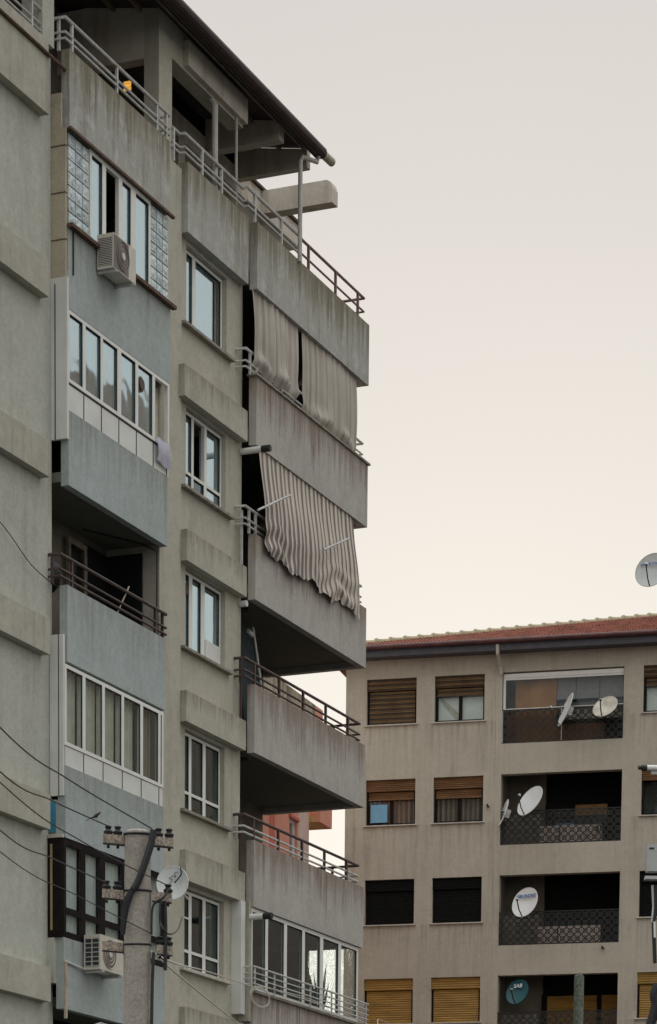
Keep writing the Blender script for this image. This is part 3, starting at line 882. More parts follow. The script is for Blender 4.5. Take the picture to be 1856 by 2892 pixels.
for dd in (-0.1, 0.45, 1.0):
    sub(MB().box(-9, 12.2, dd, dd + 0.05, RZ(dd) - 0.07, RZ(dd) - 0.002).build('purlin', M['timber'], ROOF))
MB().tube([(12.12, -0.40, 25.80), (12.1, -0.38, 25.66), (11.68, -0.24, 25.62), (11.62, -0.23, 25.50), (11.62, -0.23, 23.62)], 0.045, 10).build('rain_pipe', M['pipe'], BB)
MB().tube([(8.35, 0.45, 25.55), (8.33, 0.2, 25.45), (8.32, 0.08, 25.30), (8.32, 0.08, 23.6)], 0.06, 10).build('rain_pipe', M['pipe'], BB)
MB().tube([(9.32, 0.1, 25.50), (9.32, 0.1, 23.6)], 0.028, 8).build('rain_pipe', M['pipe'], BB)


# ================================================================== things on the large block
def ac_unit(label, u, d, z, w, h, dep, grille):
    t = thing('air_conditioner', label, 'air conditioner', FL, u, d, z, 'outdoor air conditioner units')
    MB().box(0, w, -dep, 0, 0, h).build('case', M['ac'], t)
    g = MB().box(-0.004, -0.001, -dep + 0.03, -0.03, 0.05, h - 0.06).build('side_grille', M['ac_dark'], t)
    n = grille
    for i in range(n + 1):
        zz = 0.06 + (h - 0.13) * i / n
        sub(MB().box(-0.012, -0.005, -dep + 0.03, -0.03, zz - 0.006, zz + 0.006).build('slat', M['ac'], g))
    if n < 10:
        sub(MB().box(-0.0125, -0.0045, -dep / 2 - 0.008, -dep / 2 + 0.008, 0.05, h - 0.06).build('slat', M['ac'], g))
    ring = MB()
    cx, cz, r = w * 0.40, h * 0.5, h * 0.42
    vs = [(cx + r * math.cos(k * math.pi / 14), -dep - 0.006, cz + r * math.sin(k * math.pi / 14)) for k in range(28)]
    ring.add(vs + [(cx, -dep - 0.02, cz)], [(k, (k + 1) % 28, 28) for k in range(28)])
    f = ring.build('fan_guard', M['ac_fan'], t)
    for rr in (0.98, 0.72, 0.46):
        sub(MB().tube([(cx + r * rr * math.cos(k * math.pi / 12), -dep - 0.012, cz + r * rr * math.sin(k * math.pi / 12)) for k in range(25)], 0.006, 4).build('guard_ring', M['ac'] if n < 10 else M['ac_fan'], f))
    sub(MB().tube([(cx, -dep - 0.01, cz), (cx, -dep - 0.03, cz)], 0.06, 10).build('hub', M['ac'], f))
    for x in (0.08, w - 0.1):
        MB().box(x - 0.02, x + 0.02, -dep - 0.03, 0.06, -0.05, -0.005).box(x - 0.02, x + 0.02, 0.02, 0.06, -0.05, 0.3).build('bracket', M['rail_w'], t)
    return t
a1 = ac_unit('brown faced air conditioner hung below the open top floor window', 3.14, -0.15, 20.52, 0.84, 0.57, 0.32, 16)
for c in a1.children:
    if c.name.startswith('fan_guard'):
        c.data.materials[0] = M['ac_fan']
MB().box(0.01, 0.56, -0.326, -0.321, 0.02, 0.55).build('front_panel', M['ac_fan'], a1)
ac_unit('cream air conditioner on white brackets behind the concrete pole', 2.62, -0.16, 8.66, 0.88, 0.60, 0.32, 6)


def cloth(name, label, u0, u1, fn, mat, nu, nv, cat, group):
    t = thing(name, label, cat, FL, u0, -0.12, 0, group, framecoords=True)
    o = MB().grid(fn, nu, nv).build('cloth', mat, t, smooth=True)
    return t
def drape(u0, u1, ztop, zl, zr, seed, folds):
    rs = random.Random(seed)
    ph = [rs.uniform(0, 6.28) for _ in range(8)]
    def fn(a, b):
        lo = zl + (zr - zl) * a + 0.05 * math.sin(a * 9 + ph[0]) + 0.03 * math.sin(a * 23 + ph[1])
        z = ztop + (lo - ztop) * b
        w = 0.45 + 0.55 * b
        t = a * folds + 0.25 * math.sin(a * 5 + ph[3]) + 0.08 * b * math.sin(a * 13 + ph[6])
        fold = 0.12 * abs(math.sin(math.pi * t + ph[2])) ** 0.6 * (0.6 + 0.4 * math.sin(a * 8 + ph[4])) + 0.022 * math.sin(a * folds * 11 + ph[5] + 2 * b)
        puff = 0.09 * math.exp(-((b - 0.88) / 0.09) ** 2) * (0.5 + 0.5 * math.sin(a * 14 + ph[7])) - 0.03 * math.sin(b * 17 + a * 9) * max(0, b - 0.7)
        bulge = -0.03 * math.sin(math.pi * min(1, b * 1.05)) + (0.09 * max(0, b - 0.9) / 0.1)
        sag = 0.10 * b * (0.5 - a)
        return (u0 + (u1 - u0) * a + sag, -0.10 + bulge - fold * w - puff, z)
    return fn
cloth('balcony_curtain', 'beige drop curtain on upper balcony, the one nearer the window bay', 9.62, 11.75, drape(9.60, 11.80, 22.46, 20.98, 21.0, 3, 7), M['cloth_beige'], 110, 36, 'curtain', 'beige drop curtains on the upper balcony')
tC = cloth('balcony_curtain', 'wider beige drop curtain on upper balcony, next to the outer corner', 12.0, 15.0, drape(12.0, 14.88, 22.46, 20.90, 20.82, 11, 10), M['cloth_beige'], 150, 36, 'curtain', 'beige drop curtains on the upper balcony')
MB().grid(lambda a, b: (14.9 + 0.03 * math.sin(a * 20), -0.05 + 2.1 * a, 22.46 - 1.62 * b), 30, 2).build('side_cloth', M['cloth_beige'], tC, smooth=True)
def stripes(a, b):
    z = 19.58 + (17.60 - 19.58) * b + (0.055 * math.sin(a * 17) + 0.035 * math.sin(a * 41 + 1) + 0.02 * math.sin(a * 97)) * max(0, b - 0.75) / 0.25
    # gathers where the cloth catches on the rail
    pin = 0.10 * math.sin(b * 30 + 11 * a + 2 * math.sin(a * 19)) * max(0, b - 0.55) * (0.5 + 0.5 * math.sin(a * 9 + 1))
    fold = 0.010 * math.sin(a * 23.5 * 6.283) * (0.4 + b) + 0.018 * math.sin(a * 31 + 2 * b) * b + 0.010 * math.sin(a * 53 - 3 * b)
    base = -0.14 - 0.15 * min(1, b / 0.7) + 0.01 * math.sin(b * 9)
    return (9.86 + (14.66 - 9.86) * a + 0.015 * math.sin(b * 7 + 8 * a) + 0.10 * b, base + fold * 0.7 + pin - 0.02, z)
tS = cloth('striped_awning', 'grey and cream striped awning hanging over a balcony parapet', 9.86, 14.8, stripes, M['cloth_stripe'], 220, 30, 'awning', None)
MB().grid(lambda a, b: (14.78 + 0.02 * math.sin(a * 30), -0.05 + 2.1 * a, 19.58 - 1.66 * b), 30, 2).build('side_cloth', M['cloth_stripe'], tS, smooth=True)
MB().tube([(9.40, -0.36, 18.26), (10.85, -0.40, 18.94)], 0.022, 6).build('arm', M['rail_w'], tS)
MB().tube([(12.57, -0.40, 18.36), (13.84, -0.42, 18.92)], 0.022, 6).build('arm', M['rail_w'], tS)
for z, d1, lab in ((19.45, -0.53, 'white drain spout with black end above the striped awning'), (16.60, -0.23, 'short white drain spout beneath the striped awning balcony'), (10.62, -0.63, 'white drain spout with black end before the glazed corner balcony')):
    t = thing('drain_spout', lab, 'drain spout', FL, 9.6, 0.1, z, 'white drain spouts at the balcony corners')
    MB().tube([(0, 0, 0), (0, d1 + 0.08, 0.0)], 0.06, 12).build('tube', M['white'], t, smooth=False)
    if d1 < -0.4:
        MB().tube([(0, d1 + 0.08, 0), (0, d1 - 0.10, 0)], 0.064, 12).build('end_cap', M['black'], t)
tw = thing('towel', 'lilac towel hung out of the open casement', 'towel', FL, 5.40, -0.16, 17.95)
MB().grid(lambda a, b: (0.04 + 0.52 * a + 0.02 * math.sin(6 * b), -0.03 * math.sin(math.pi * b) - 0.012 * math.sin(9 * a), 0.05 + 0.46 * b + 0.06 * (1 - a) * (1 - b)), 10, 8).build('cloth', M['towel'], tw, smooth=True)
st = thing('stick', 'pale broom stick leaning on the brown balcony railing', 'stick', FL, 4.15, -0.02, 15.02)
MB().tube([(-0.05, 0, 0), (0.42, -0.02, 0.62)], 0.014, 6).build('handle', M['gutter_p'], st)
jar = thing('pot', 'dark round pot with lid standing on balcony by the joint', 'pot', FL, 2.28, 0.30, 15.0)
MB().lathe([(0.05, 0), (0.16, 0.12), (0.20, 0.3), (0.16, 0.45), (0.06, 0.52), (0.03, 0.60)], 14).build('body', M['black'], jar, smooth=True)
lm = thing('lantern', 'yellow lit lantern behind the terrace railing', 'lantern', FL, 6.0, 0.72, 24.70)
MB().box(-0.05, 0.0, -0.065, 0.065, 0.10, 0.165).build('shade', M['glow_lamp'], lm)
MB().box(-0.05, 0.0, -0.065, 0.065, 0.02, 0.08).build('shade', M['glow_lamp'], lm)
MB().box(0.0, 0.05, -0.03, 0.03, 0.0, 0.18).build('bracket', M['black'], lm)
dp = thing('door_leaf', 'dark door leaf with pale rod leaning on the corner balcony', 'door', FL, 11.3, 0.6, 14.08)
MB().prism([(-0.3, 0), (1.2, 0), (0.12, 2.48), (-0.75, 2.48)], 0, 0.05).build('leaf', M['leaf'], dp)
MB().tube([(0.85, -0.04, 0.2), (-0.08, -0.04, 2.52)], 0.022, 6).build('rod', M['white'], dp)
MB().tube([(-0.3, -0.03, 2.40), (-0.1, -0.03, 2.36)], 0.05, 8).build('hook', M['white'], dp)


# ================================================================== satellite dishes
def frame_from_normal(n):
    n = Vector(n).normalized()
    x = Vector((0, 0, 1)).cross(n).normalized()
    y = n.cross(x)
    return x, y, n
def dish(name, label, pos, normal, r, mat, arm=True, text=None, ink=None, tsize=0.2, group='satellite dishes', mast=None, ty=0.35):
    t = bpy.data.objects.new(name, None)
    COL.objects.link(t)
    t.location = pos
    x, y, n = frame_from_normal(normal)
    t.rotation_euler = Matrix(((x.x, y.x, n.x), (x.y, y.y, n.y), (x.z, y.z, n.z))).to_euler()
    tagged(t, label, 'satellite dish', group)
    t.empty_display_size = 0.2
    N, K = 40, 6
    b = MB()
    ry = r * 1.08
    def pt(k, i, off=0.0):
        q = i / K
        a = 2 * math.pi * k / N
        return (r * q * math.cos(a), ry * q * math.sin(a), 0.16 * r * q * q - 0.16 * r + off)
    vs = [pt(k, i) for i in range(1, K + 1) for k in range(N)] + [(0, 0, -0.16 * r)]
    fs = [((i * N) + k, i * N + (k + 1) % N, (i + 1) * N + (k + 1) % N, (i + 1) * N + k) for i in range(K - 1) for k in range(N)] + [(K * N, (k + 1) % N, k) for k in range(N)]
    fs = [tuple(reversed(f)) for f in fs]
    m = len(vs)
    vs += [pt(k, i, -0.018) for i in range(1, K + 1) for k in range(N)] + [(0, 0, -0.16 * r - 0.018)]
    fs += [tuple(m + i for i in reversed(f)) for f in fs[:]]
    fs += [((K - 1) * N + k, (K - 1) * N + (k + 1) % N, m + (K - 1) * N + (k + 1) % N, m + (K - 1) * N + k) for k in range(N)]
    b.add(vs, fs).build('reflector', mat, t, smooth=False)
    MB().tube([(r * math.cos(2 * math.pi * k / 32), ry * math.sin(2 * math.pi * k / 32), -0.004) for k in range(33)], 0.012, 5).build('rim', mat, t)
    if arm:
        a = MB().tube([(0, -ry * 0.98, -0.03), (0, -ry * 0.75, r * 0.45), (0, -ry * 0.25, r * 0.98)], 0.018, 6).build('arm', M['black'], t)
        sub(MB().tube([(0, -ry * 0.28, r * 0.92), (0, -ry * 0.16, r * 0.90)], [0.05, 0.035], 10).build('receiver', M['rail_w'] if mat is not M['dish_teal'] else M['gutter_p'], a))
    MB().box(-0.07, 0.07, -0.12, 0.12, -0.16 * r - 0.14, -0.16 * r - 0.016).build('mount', M['rail_w'], t)
    if text:
        c = bpy.data.curves.new('lettering', 'FONT')
        c.body = text
        c.size = tsize
        c.align_x = 'CENTER'
        c.extrude = 0.002
        c.offset = 0.004
        c.materials.append(ink)
        tmp = bpy.data.objects.new('lettering_curve', c)
        me = bpy.data.meshes.new_from_object(tmp)
        bpy.data.objects.remove(tmp)
        o = bpy.data.objects.new('lettering', me)
        COL.objects.link(o)
        o.parent = t
        o.location = (0, r * ty, 0.005)
    return t


# ================================================================== BUILDING R : right house with tiled roof
BR = thing('apartment_building', 'beige rendered house with red tiled roof and recessed balconies', 'building', FR, 0.0, 3.0, 0, framecoords=True)
WU = [(-3.93, -2.42), (-1.87, -0.37), (4.32, 5.82), (6.4, 7.9)]
holes = []
for r in range(7):
    zt = 22.19 - 2.9 * r
    for a, b in WU:
        holes.append((a, b, zt - 1.32, zt))
    holes.append((0.16, 3.75, zt - 2.02, zt + 0.01))
MB().walls(-4.28, 9.0, 0, 22.728, 0.0, 0.28, holes).build('wall', M['wall_r'], BR)
MB().box(-4.58, -4.28, 0.05, 8.0, 0, 22.85).build('side_wall', M['wall_r'], BR)
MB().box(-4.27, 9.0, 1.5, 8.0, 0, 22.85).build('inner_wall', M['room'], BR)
MB().box(-0.135, -0.045, -0.012, 0.0, 0, 22.7).build('seam_strip', M['wall_r'], BR)
# roof: corrugated tile field with a hip on the left, pale hip tiles, gutter and fascia
E0, ZE, TP, U0 = -0.55, 22.98, 0.305, -5.25
_t = MB()
cols = 190
cw = 0.105
prof = [0.0, 0.04, 0.056, 0.04]
rows = 26
for j in range(rows):
    t0, t1 = j * 0.36, (j + 1) * 0.36 + 0.03
    a = max(U0 + t0, U0)
    i0 = int((U0 + t0 - U0) / cw)
    vs, fs = [], []
    n = 0
    for i in range(i0 * 4, cols * 4 + 1):
        x = U0 + i * cw / 4
        h = prof[i % 4]
        vs.append((x, E0 + t0, ZE + t0 * TP + h + 0.035))
        vs.append((x + (0.3 if i < i0 * 4 + 12 else 0), E0 + t1, ZE + t1 * TP + h))
        vs.append((x, E0 + t0, ZE + t0 * TP + h - 0.01))
        if n:
            k = (n - 1) * 3
            fs.append((k, k + 3, k + 4, k + 1))
            fs.append((k + 2, k + 5, k + 3, k))
        n += 1
    _t.add(vs, fs)
ROOFR = _t.build('roof', M['tile'], BR)
_h = MB()
_h.add([(U0, E0, ZE - 0.01), (16, E0, ZE - 0.01), (16, E0 + 9.3, ZE + 9.3 * TP), (U0 + 9.3, E0 + 9.3, ZE + 9.3 * TP), (U0, 18, ZE)], [(0, 1, 2, 3), (0, 3, 4)])
sub(_h.build('roof_deck', M['tile'], ROOFR))
ht = MB().tube([(-0.22, 0, 0), (0.2, 0, 0)], [0.085, 0.11], 10)
ht.tube([(0.17, 0, 0.0), (0.23, 0, 0.0)], 0.135, 10)
hme = None
for j in range(26):
    tt = 0.1 + j * 0.36
    if hme is None:
        o = ht.build('ridge_tile', M['ridge'], ROOFR, smooth=True)
        hme = o.data
    else:
        o = bpy.data.objects.new('ridge_tile', hme)
        COL.objects.link(o)
        o.parent = ROOFR
    o.location = (U0 + tt, E0 + tt, ZE + tt * TP + 0.05)
    o.rotation_euler = Vector((-1, -1, -TP)).to_track_quat('X', 'Z').to_euler()
sub(MB().tube([(U0, E0 - 0.07, ZE - 0.03), (12, E0 - 0.07, ZE - 0.03)], 0.07, 10).build('gutter', M['gutter_m'], ROOFR))
sub(MB().box(U0 + 0.05, 12, E0 + 0.02, E0 + 0.06, 22.70, 22.93).build('fascia_board', M['fascia'], ROOFR))  # lower edge dropped to carry the painted eave shade
sub(MB().box(U0 + 0.05, 12, E0 + 0.06, 0.4, 22.73, 22.77).build('soffit', M['fascia'], ROOFR))
MB().tube([(0.10, -0.56, 22.86), (0.10, -0.52, 22.62), (0.12, -0.12, 22.35), (0.14, -0.06, 22.14)], 0.05, 8).build('rain_pipe', M['sill'], BR)
# windows of the right house
def slat_panel(parent, u0, u1, z0, z1, d, mat, pitch, name='shutter'):
    b = MB()
    n = max(1, int(round((z1 - z0) / pitch)))
    h = (z1 - z0) / n
    for i in range(n):
        z = z0 + i * h
        b.add([(u0, d, z), (u1, d, z), (u1, d - 0.016, z + h * 0.5), (u0, d - 0.016, z + h * 0.5), (u1, d, z + h * 0.9), (u0, d, z + h * 0.9), (u1, d + 0.012, z + h), (u0, d + 0.012, z + h)],
              [(0, 1, 2, 3), (3, 2, 4, 5), (5, 4, 6, 7)])
    return sub(b.build(name, mat, parent))
def house_window(a, b, r, style, drop):
    zt = 22.19 - 2.9 * r
    zb = zt - 1.32
    fm = M['woodframe']
    f = MB().box(a, a + 0.06, 0.13, 0.22, zb, zt).box(b - 0.06, b, 0.13, 0.22, zb, zt).box(a + 0.06, b - 0.06, 0.13, 0.22, zb, zb + 0.07)
    f.box((a + b) / 2 - 0.05, (a + b) / 2 + 0.05, 0.16, 0.22, zb + 0.07, zt - 0.34)
    w = f.build('window', fm, BR)
    sub(MB().box(a - 0.06, b + 0.06, -0.06, 0.13, zb - 0.035, zb - 0.002).build('sill', M['sill'], w))
    box_m, sh_m = {'brown': (M['shutter_brown'], M['shutter_brown']), 'plainbrown': (M['box_brown'], M['box_brown']), 'black': (M['shutter_black'], M['shutter_black']), 'yellow': (M['shutter_yellow'], M['shutter_yellow'])}[style]
    pit = {'brown': 0.05, 'plainbrown': 0.055, 'black': 0.05, 'yellow': 0.068}[style]
    slat_panel(w, a + 0.004, b - 0.004, zt - 0.335, zt - 0.004, 0.07, box_m, pit, 'shutter_box')
    if drop > 0:
        slat_panel(w, a + 0.065, b - 0.065, zt - 0.34 - drop, zt - 0.345, 0.125, sh_m, pit)
        sub(MB().box(a + 0.06, b - 0.06, 0.105, 0.13, zt - 0.38 - drop, zt - 0.34 - drop).build('shutter_foot', box_m, w))
    if drop < 0.9:
        for p, q in ((a + 0.065, (a + b) / 2 - 0.055), ((a + b) / 2 + 0.055, b - 0.065)):
            sub(MB().box(p, q, 0.185, 0.193, zb + 0.075, zt - 0.34).build('pane', M['g_r'] if r else M['g_clear'], w))
    return w
for r, (styles, drops) in enumerate([(('brown', 'brown', 'brown', 'brown'), (0.93, 0.20, 0.20, 0.3)), (('plainbrown',) * 4, (0.20, 0.22, 0.0, 0.2)), (('black',) * 4, (0.94,) * 4),
                                     (('yellow',) * 4, (0.93,) * 4), (('brown', 'yellow', 'brown', 'yellow'), (0.9, 0.5, 0.3, 0.9)), (('yellow',) * 4, (0.93,) * 4), (('yellow',) * 4, (0.93,) * 4)]):
    for i, (a, b) in enumerate(WU):
        w = house_window(a, b, r, styles[i], drops[i])
        zt = 22.19 - 2.9 * r
        if r == 0 and i == 1:
            sub(MB().grid(lambda s, t: (a + 0.08 + 1.34 * s, 0.26 + 0.01 * math.sin(9 * s), zt - 1.25 + 0.75 * t), 12, 2).build('curtain', M['white'], w, smooth=True))
            sub(MB().grid(lambda s, t: (a + 0.08 + 0.62 * s, 0.235, zt - 0.5 - 0.55 * s - 0.20 * t * (0.3 + s)), 8, 2).build('curtain', M['gutter_p'], w, smooth=True))
        if r == 0 and i == 2:
            sub(MB().grid(lambda s, t: (a + 0.08 + 1.34 * s, 0.26, zt - 1.25 + 0.75 * t), 6, 2).build('curtain', M['white'], w))
        if r == 1 and i < 2:
            sub(MB().grid(lambda s, t: (a + 0.08 + 1.34 * s, 0.25 + 0.03 * math.sin(40 * s) + 0.02 * math.sin(14 * t), zt - 1.25 + 0.75 * t), 60, 5).build('curtain', M['curtain_s'], w, smooth=True))
        if r == 1 and i == 0:
            sub(MB().box(a + 0.13, a + 0.64, 0.10, 0.115, zt - 1.22, zt - 0.70).build('poster', M['poster'], w))
# recessed balconies: side walls, floor, back wall, lattice balustrade
LAT = MB()
cs = 0.2245
def motif(b, x0, z0, c):
    # a square cell: diagonal cross, ring and edge petals
    e = 0.016
    for (p, q) in (((0.06, 0.06), (0.94, 0.94)), ((0.94, 0.06), (0.06, 0.94))):
        dx, dz = q[0] - p[0], q[1] - p[1]
        ln = math.hypot(dx, dz)
        nx, nz = -dz / ln * e, dx / ln * e
        pts = [(x0 + p[0] * c + nx, z0 + p[1] * c + nz), (x0 + p[0] * c - nx, z0 + p[1] * c - nz), (x0 + q[0] * c - nx, z0 + q[1] * c - nz), (x0 + q[0] * c + nx, z0 + q[1] * c + nz)]
        b.prism(pts, 0.03, 0.045)
    for k in range(8):
        a0, a1 = k * math.pi / 4, (k + 1) * math.pi / 4
        r0, r1 = 0.25 * c, 0.36 * c
        cx, cz = x0 + c / 2, z0 + c / 2
        b.prism([(cx + r1 * math.cos(a0), cz + r1 * math.sin(a0)), (cx + r1 * math.cos(a1), cz + r1 * math.sin(a1)), (cx + r0 * math.cos(a1), cz + r0 * math.sin(a1)), (cx + r0 * math.cos(a0), cz + r0 * math.sin(a0))], 0.028, 0.043)
    b.box(x0 - 0.005, x0 + 0.007, 0.026, 0.041, z0, z0 + c)
    b.box(x0, x0 + c, 0.0265, 0.0405, z0 - 0.005, z0 + 0.005)
for r in range(7):
    zt = 22.20 - 2.9 * r
    zb = zt - 2.02
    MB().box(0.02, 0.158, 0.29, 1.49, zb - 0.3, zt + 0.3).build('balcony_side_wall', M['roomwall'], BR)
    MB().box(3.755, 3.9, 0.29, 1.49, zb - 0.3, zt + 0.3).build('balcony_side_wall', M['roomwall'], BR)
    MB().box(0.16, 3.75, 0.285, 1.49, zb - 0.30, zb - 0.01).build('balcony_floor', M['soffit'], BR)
    bw = M['roomwall_o'] if r == 0 else M['roomwall']
    MB().box(0.16, 1.28, 1.30, 1.49, zb, zt + 0.3).build('balcony_back_wall', bw, BR)
    MB().box(1.281, 3.15, 0.32, 0.42, zb, zb + 0.55).build('low_wall', M['lowwall'] if r else M['roomwall_o'], BR)
    MB().box(0.17, 1.275, 0.62, 0.70, zb, zb + 0.95).build('low_wall', M['roomwall_o'] if r == 0 else M['sill_d'], BR)
    n = 16
    if r < 5:
        lat = MB()
        nz = 4 if r in (0, 2) else 4
        hgt = 0.20 * nz
        for i in range(n):
            for j in range(nz):
                motif(lat, 0.165 + i * cs, zb + 0.03 + j * cs, cs)
        L_ = lat.build('lattice_balustrade', M['lattice'], BR)
        sub(MB().box(0.16, 3.75, 0.02, 0.05, zb + 0.03 + nz * cs, zb + 0.06 + nz * cs).build('top_rail', M['lattice'], L_))
        sub(MB().box(0.16, 3.75, 0.02, 0.05, zb + 0.0, zb + 0.024).build('bottom_rail', M['lattice'], L_))
        for uu in (0.175, 1.93, 3.735):
            sub(MB().box(uu - 0.012, uu + 0.012, 0.018, 0.052, zb + 0.024, zb + 0.03 + nz * cs).build('post', M['lattice_w'] if (r == 0 and uu < 2) else M['lattice'], L_))
zt, zb = 22.20, 20.18
gz = MB().box(0.18, 3.73, 0.06, 0.14, zt - 0.16, zt - 0.04).box(0.18, 3.73, 0.055, 0.13, zt - 0.22, zt - 0.17).box(0.18, 3.73, 0.06, 0.14, zb + 0.92, zb + 0.99).box(0.18, 0.25, 0.06, 0.14, zb + 0.99, zt - 0.22).build('balcony_glazing', M['white'], BR)
for i in range(5):
    a = 0.255 + i * 0.695
    sub(MB().box(a, a + 0.685, 0.095, 0.103, zb + 0.995, zt - 0.225).build('pane', M['g_r'], gz))
for a in (2.335, 3.03):
    sub(MB().box(a - 0.008, a + 0.004, 0.085, 0.11, zb + 0.995, zt - 0.225).build('pane_edge', M['black'], gz))
MB().box(0.50, 1.72, 0.30, 0.32, zb + 0.02, zt + 0.0).build('blind', M['roomwall_o'], BR)
MB().box(1.73, 3.72, 0.34, 0.36, zb + 1.25, zt).build('blind', M['mauve'], BR)
MB().box(1.75, 3.7, 0.7, 0.75, zb + 0.75, zb + 1.25).build('sill_wall', M['sill'], BR)
# second balcony: windows behind the dish; fourth: yellow roller door and slatted rail
zb = 22.20 - 2.9 - 2.02
MB().box(1.30, 2.1, 1.24, 1.29, zb + 0.55, zb + 1.35).build('inner_window', M['woodframe'], BR)
_iw = MB().box(2.15, 3.2, 1.24, 1.29, zb + 0.55, zb + 1.35).build('inner_window', M['woodframe'], BR)
sub(MB().box(2.2, 3.15, 1.225, 1.235, zb + 1.0, zb + 1.3).build('curtain', M['roomwall_o'], _iw))  # orange sheet added to brighten the inner window, standing in for a reflection
sub(MB().box(2.2, 3.15, 1.20, 1.21, zb + 0.6, zb + 1.3).build('pane', M['g_r'], _iw))
zb = 22.20 - 2.9 * 3 - 2.02
_y = MB().box(1.28, 3.7, 1.25, 1.29, zb, zb + 1.6).build('roller_door', M['room'], BR)
slat_panel(_y, 1.45, 2.95, zb + 0.2, zb + 1.55, 1.24, M['shutter_yellow'], 0.07, 'roller_slats')
slat_panel(_y, 3.1, 3.68, zb + 0.2, zb + 1.55, 1.24, M['shutter_yellow'], 0.07, 'roller_slats')

# dishes on the right house
def RP(u, d, z):
    return FR.w(u, d, z)
dish('satellite_dish', 'rust streaked white dish at the right end of the glazed top balcony', RP(3.26, -0.32, 21.02), (-0.40, -0.70, 0.58), 0.37, M['dish_rust'])
dish('satellite_dish', 'white dish seen almost edge on at the middle of the glazed balcony', RP(2.10, -0.35, 20.98), (-0.92, -0.17, 0.35), 0.46, M['dish'])
dish('satellite_dish', 'large white dish tilted left in the dark balcony below the glazed one', RP(1.08, -0.25, 18.46), (-0.68, -0.55, 0.47), 0.46, M['dish'])
dish('satellite_dish', 'thin white dish seen edge on at the left jamb of a dark balcony', RP(0.27, -0.12, 18.18), (-0.93, -0.14, 0.30), 0.36, M['dish'], arm=False)
dish('satellite_dish', 'white dish with blue lettering in the darkest balcony', RP(0.98, -0.25, 15.56), (-0.57, -0.75, 0.33), 0.43, M['dish'], text='GRUNDIG', ink=M['ink_blue'], tsize=0.145)
dish('satellite_dish', 'teal dish with white lettering in the lowest balcony', RP(0.75, 0.0, 13.02), (-0.50, -0.78, 0.30), 0.36, M['dish_teal'], text='SAB', ink=M['ink_white'], tsize=0.17)
_td = dish('satellite_dish', 'grey dish with dark lettering on mast against the sky', at(1841, 1609, 84.0), (-0.40, -0.82, 0.32), 0.50, M['dish_grey'], text='Next & NextStar', ink=M['ink_blue'], tsize=0.105)
ms = MB().tube([(0.0, 0.0, -0.22), (0.3, 0.1, -0.5), (0.55, -0.4, -0.6)], 0.022, 6)
ms.build('mast_arm', M['rust'], _td)
# plant on the second balcony
pl = thing('potted_plant', 'dark bushy houseplant behind the balustrade of the second balcony', 'plant', FR, 3.05, 0.5, 17.3)
rp = random.Random(5)
lf = MB()
for i in range(90):
    a = rp.uniform(0, 6.28); e = rp.uniform(0.25, 1.35); ln = rp.uniform(0.35, 0.75)
    d0 = Vector((math.cos(a) * math.cos(e), math.sin(a) * math.cos(e), math.sin(e)))
    s0 = d0.cross(Vector((0, 0, 1))).normalized() * 0.022
    p0 = Vector((0, 0, 0.25)); p1 = p0 + d0 * ln * 0.6; p2 = p0 + d0 * ln + Vector((0, 0, -0.12))
    lf.add([p0 - s0, p0 + s0, p1 + s0, p1 - s0, p2], [(0, 1, 2, 3), (3, 2, 4)])
lf.build('leaves', M['plant'], pl)
MB().lathe([(0.10, 0), (0.15, 0.26), (0.16, 0.28)], 12).build('pot', M['pot'], pl)
# small white cloth hung inside balcony two, post and bracket in balcony four
hc = thing('hung_cloth', 'small white patterned cloth hung in the dark balcony window', 'cloth', FR, 1.62, 1.2, 17.86)
MB().grid(lambda a, b: (0.55 * a, -0.01 * math.sin(12 * a), 0.20 * b), 8, 2).build('cloth', M['poster'], hc)
_pp = at(1636, 2752, 60.0)
po = thing('weathered_post', 'mossy weathered post in front of the yellow roller door', 'post', FW, _pp.x, _pp.y, 0)
MB().lathe([(0.13, 0), (0.115, 5), (0.105, _pp.z - 0.1), (0.10, _pp.z - 0.03), (0.06, _pp.z)], 12).build('shaft', M['oldpost'], po)
# junction boxes and flecks on the right house wall
for u, z, lab in ((-0.22, 18.4, 'tiny black wall fitting left of the second balcony'), (3.28, 14.22, 'small dark wall outlet beneath the darkest balcony')):
    t = thing('wall_fitting', lab, 'fitting', FR, u, 0, z, 'small fittings on the beige wall')
    MB().tube([(0, 0.02, 0), (0, -0.1, 0.02)], 0.035, 8).tube([(0, -0.1, 0.02), (0.06, -0.12, -0.05)], 0.025, 6).build('body', M['black'], t)

# ================================================================== BUILDING O : orange house beyond
BO = thing('apartment_building', 'orange house with weathered parapet seen through the corner balconies', 'building', FO, -4.0, 3.0, 0, framecoords=True)
MB().walls(-12, 0.0, 0, 22.0 - 2.6, 0.0, 0.3, [(-1.68, -1.02, 15.1, 17.2)]).build('wall', M['orange'], BO)
MB().box(-11.9, -0.02, 0.31, 9.0, 0, 19.3).build('body', M['pinkwall'], BO)
MB().box(-0.95, 0.01, -0.012, 0.0, 0, 19.3).build('corner_strip', M['pinkwall'], BO)
MB().box(-3.38, -2.95, -0.014, 0.0, 0, 19.3).build('stripe', M['orange_d'], BO)
_w = MB().box(-1.68, -1.60, 0.08, 0.16, 15.1, 17.2).box(-1.10, -1.02, 0.08, 0.16, 15.1, 17.2).box(-1.60, -1.10, 0.08, 0.16, 17.12, 17.2).build('balcony_door', M['white'], BO)
sub(MB().box(-1.60, -1.10, 0.11, 0.12, 15.1, 17.12).build('pane', M['g_sky'], _w))
MB().box(-1.75, -0.95, -0.06, 0.0, 17.2, 17.28).build('lintel', M['orange_d'], BO)
MB().box(-12, -2.5, -1.0, -0.86, 18.9, 20.0).build('parapet', M['cream_w'], BO)
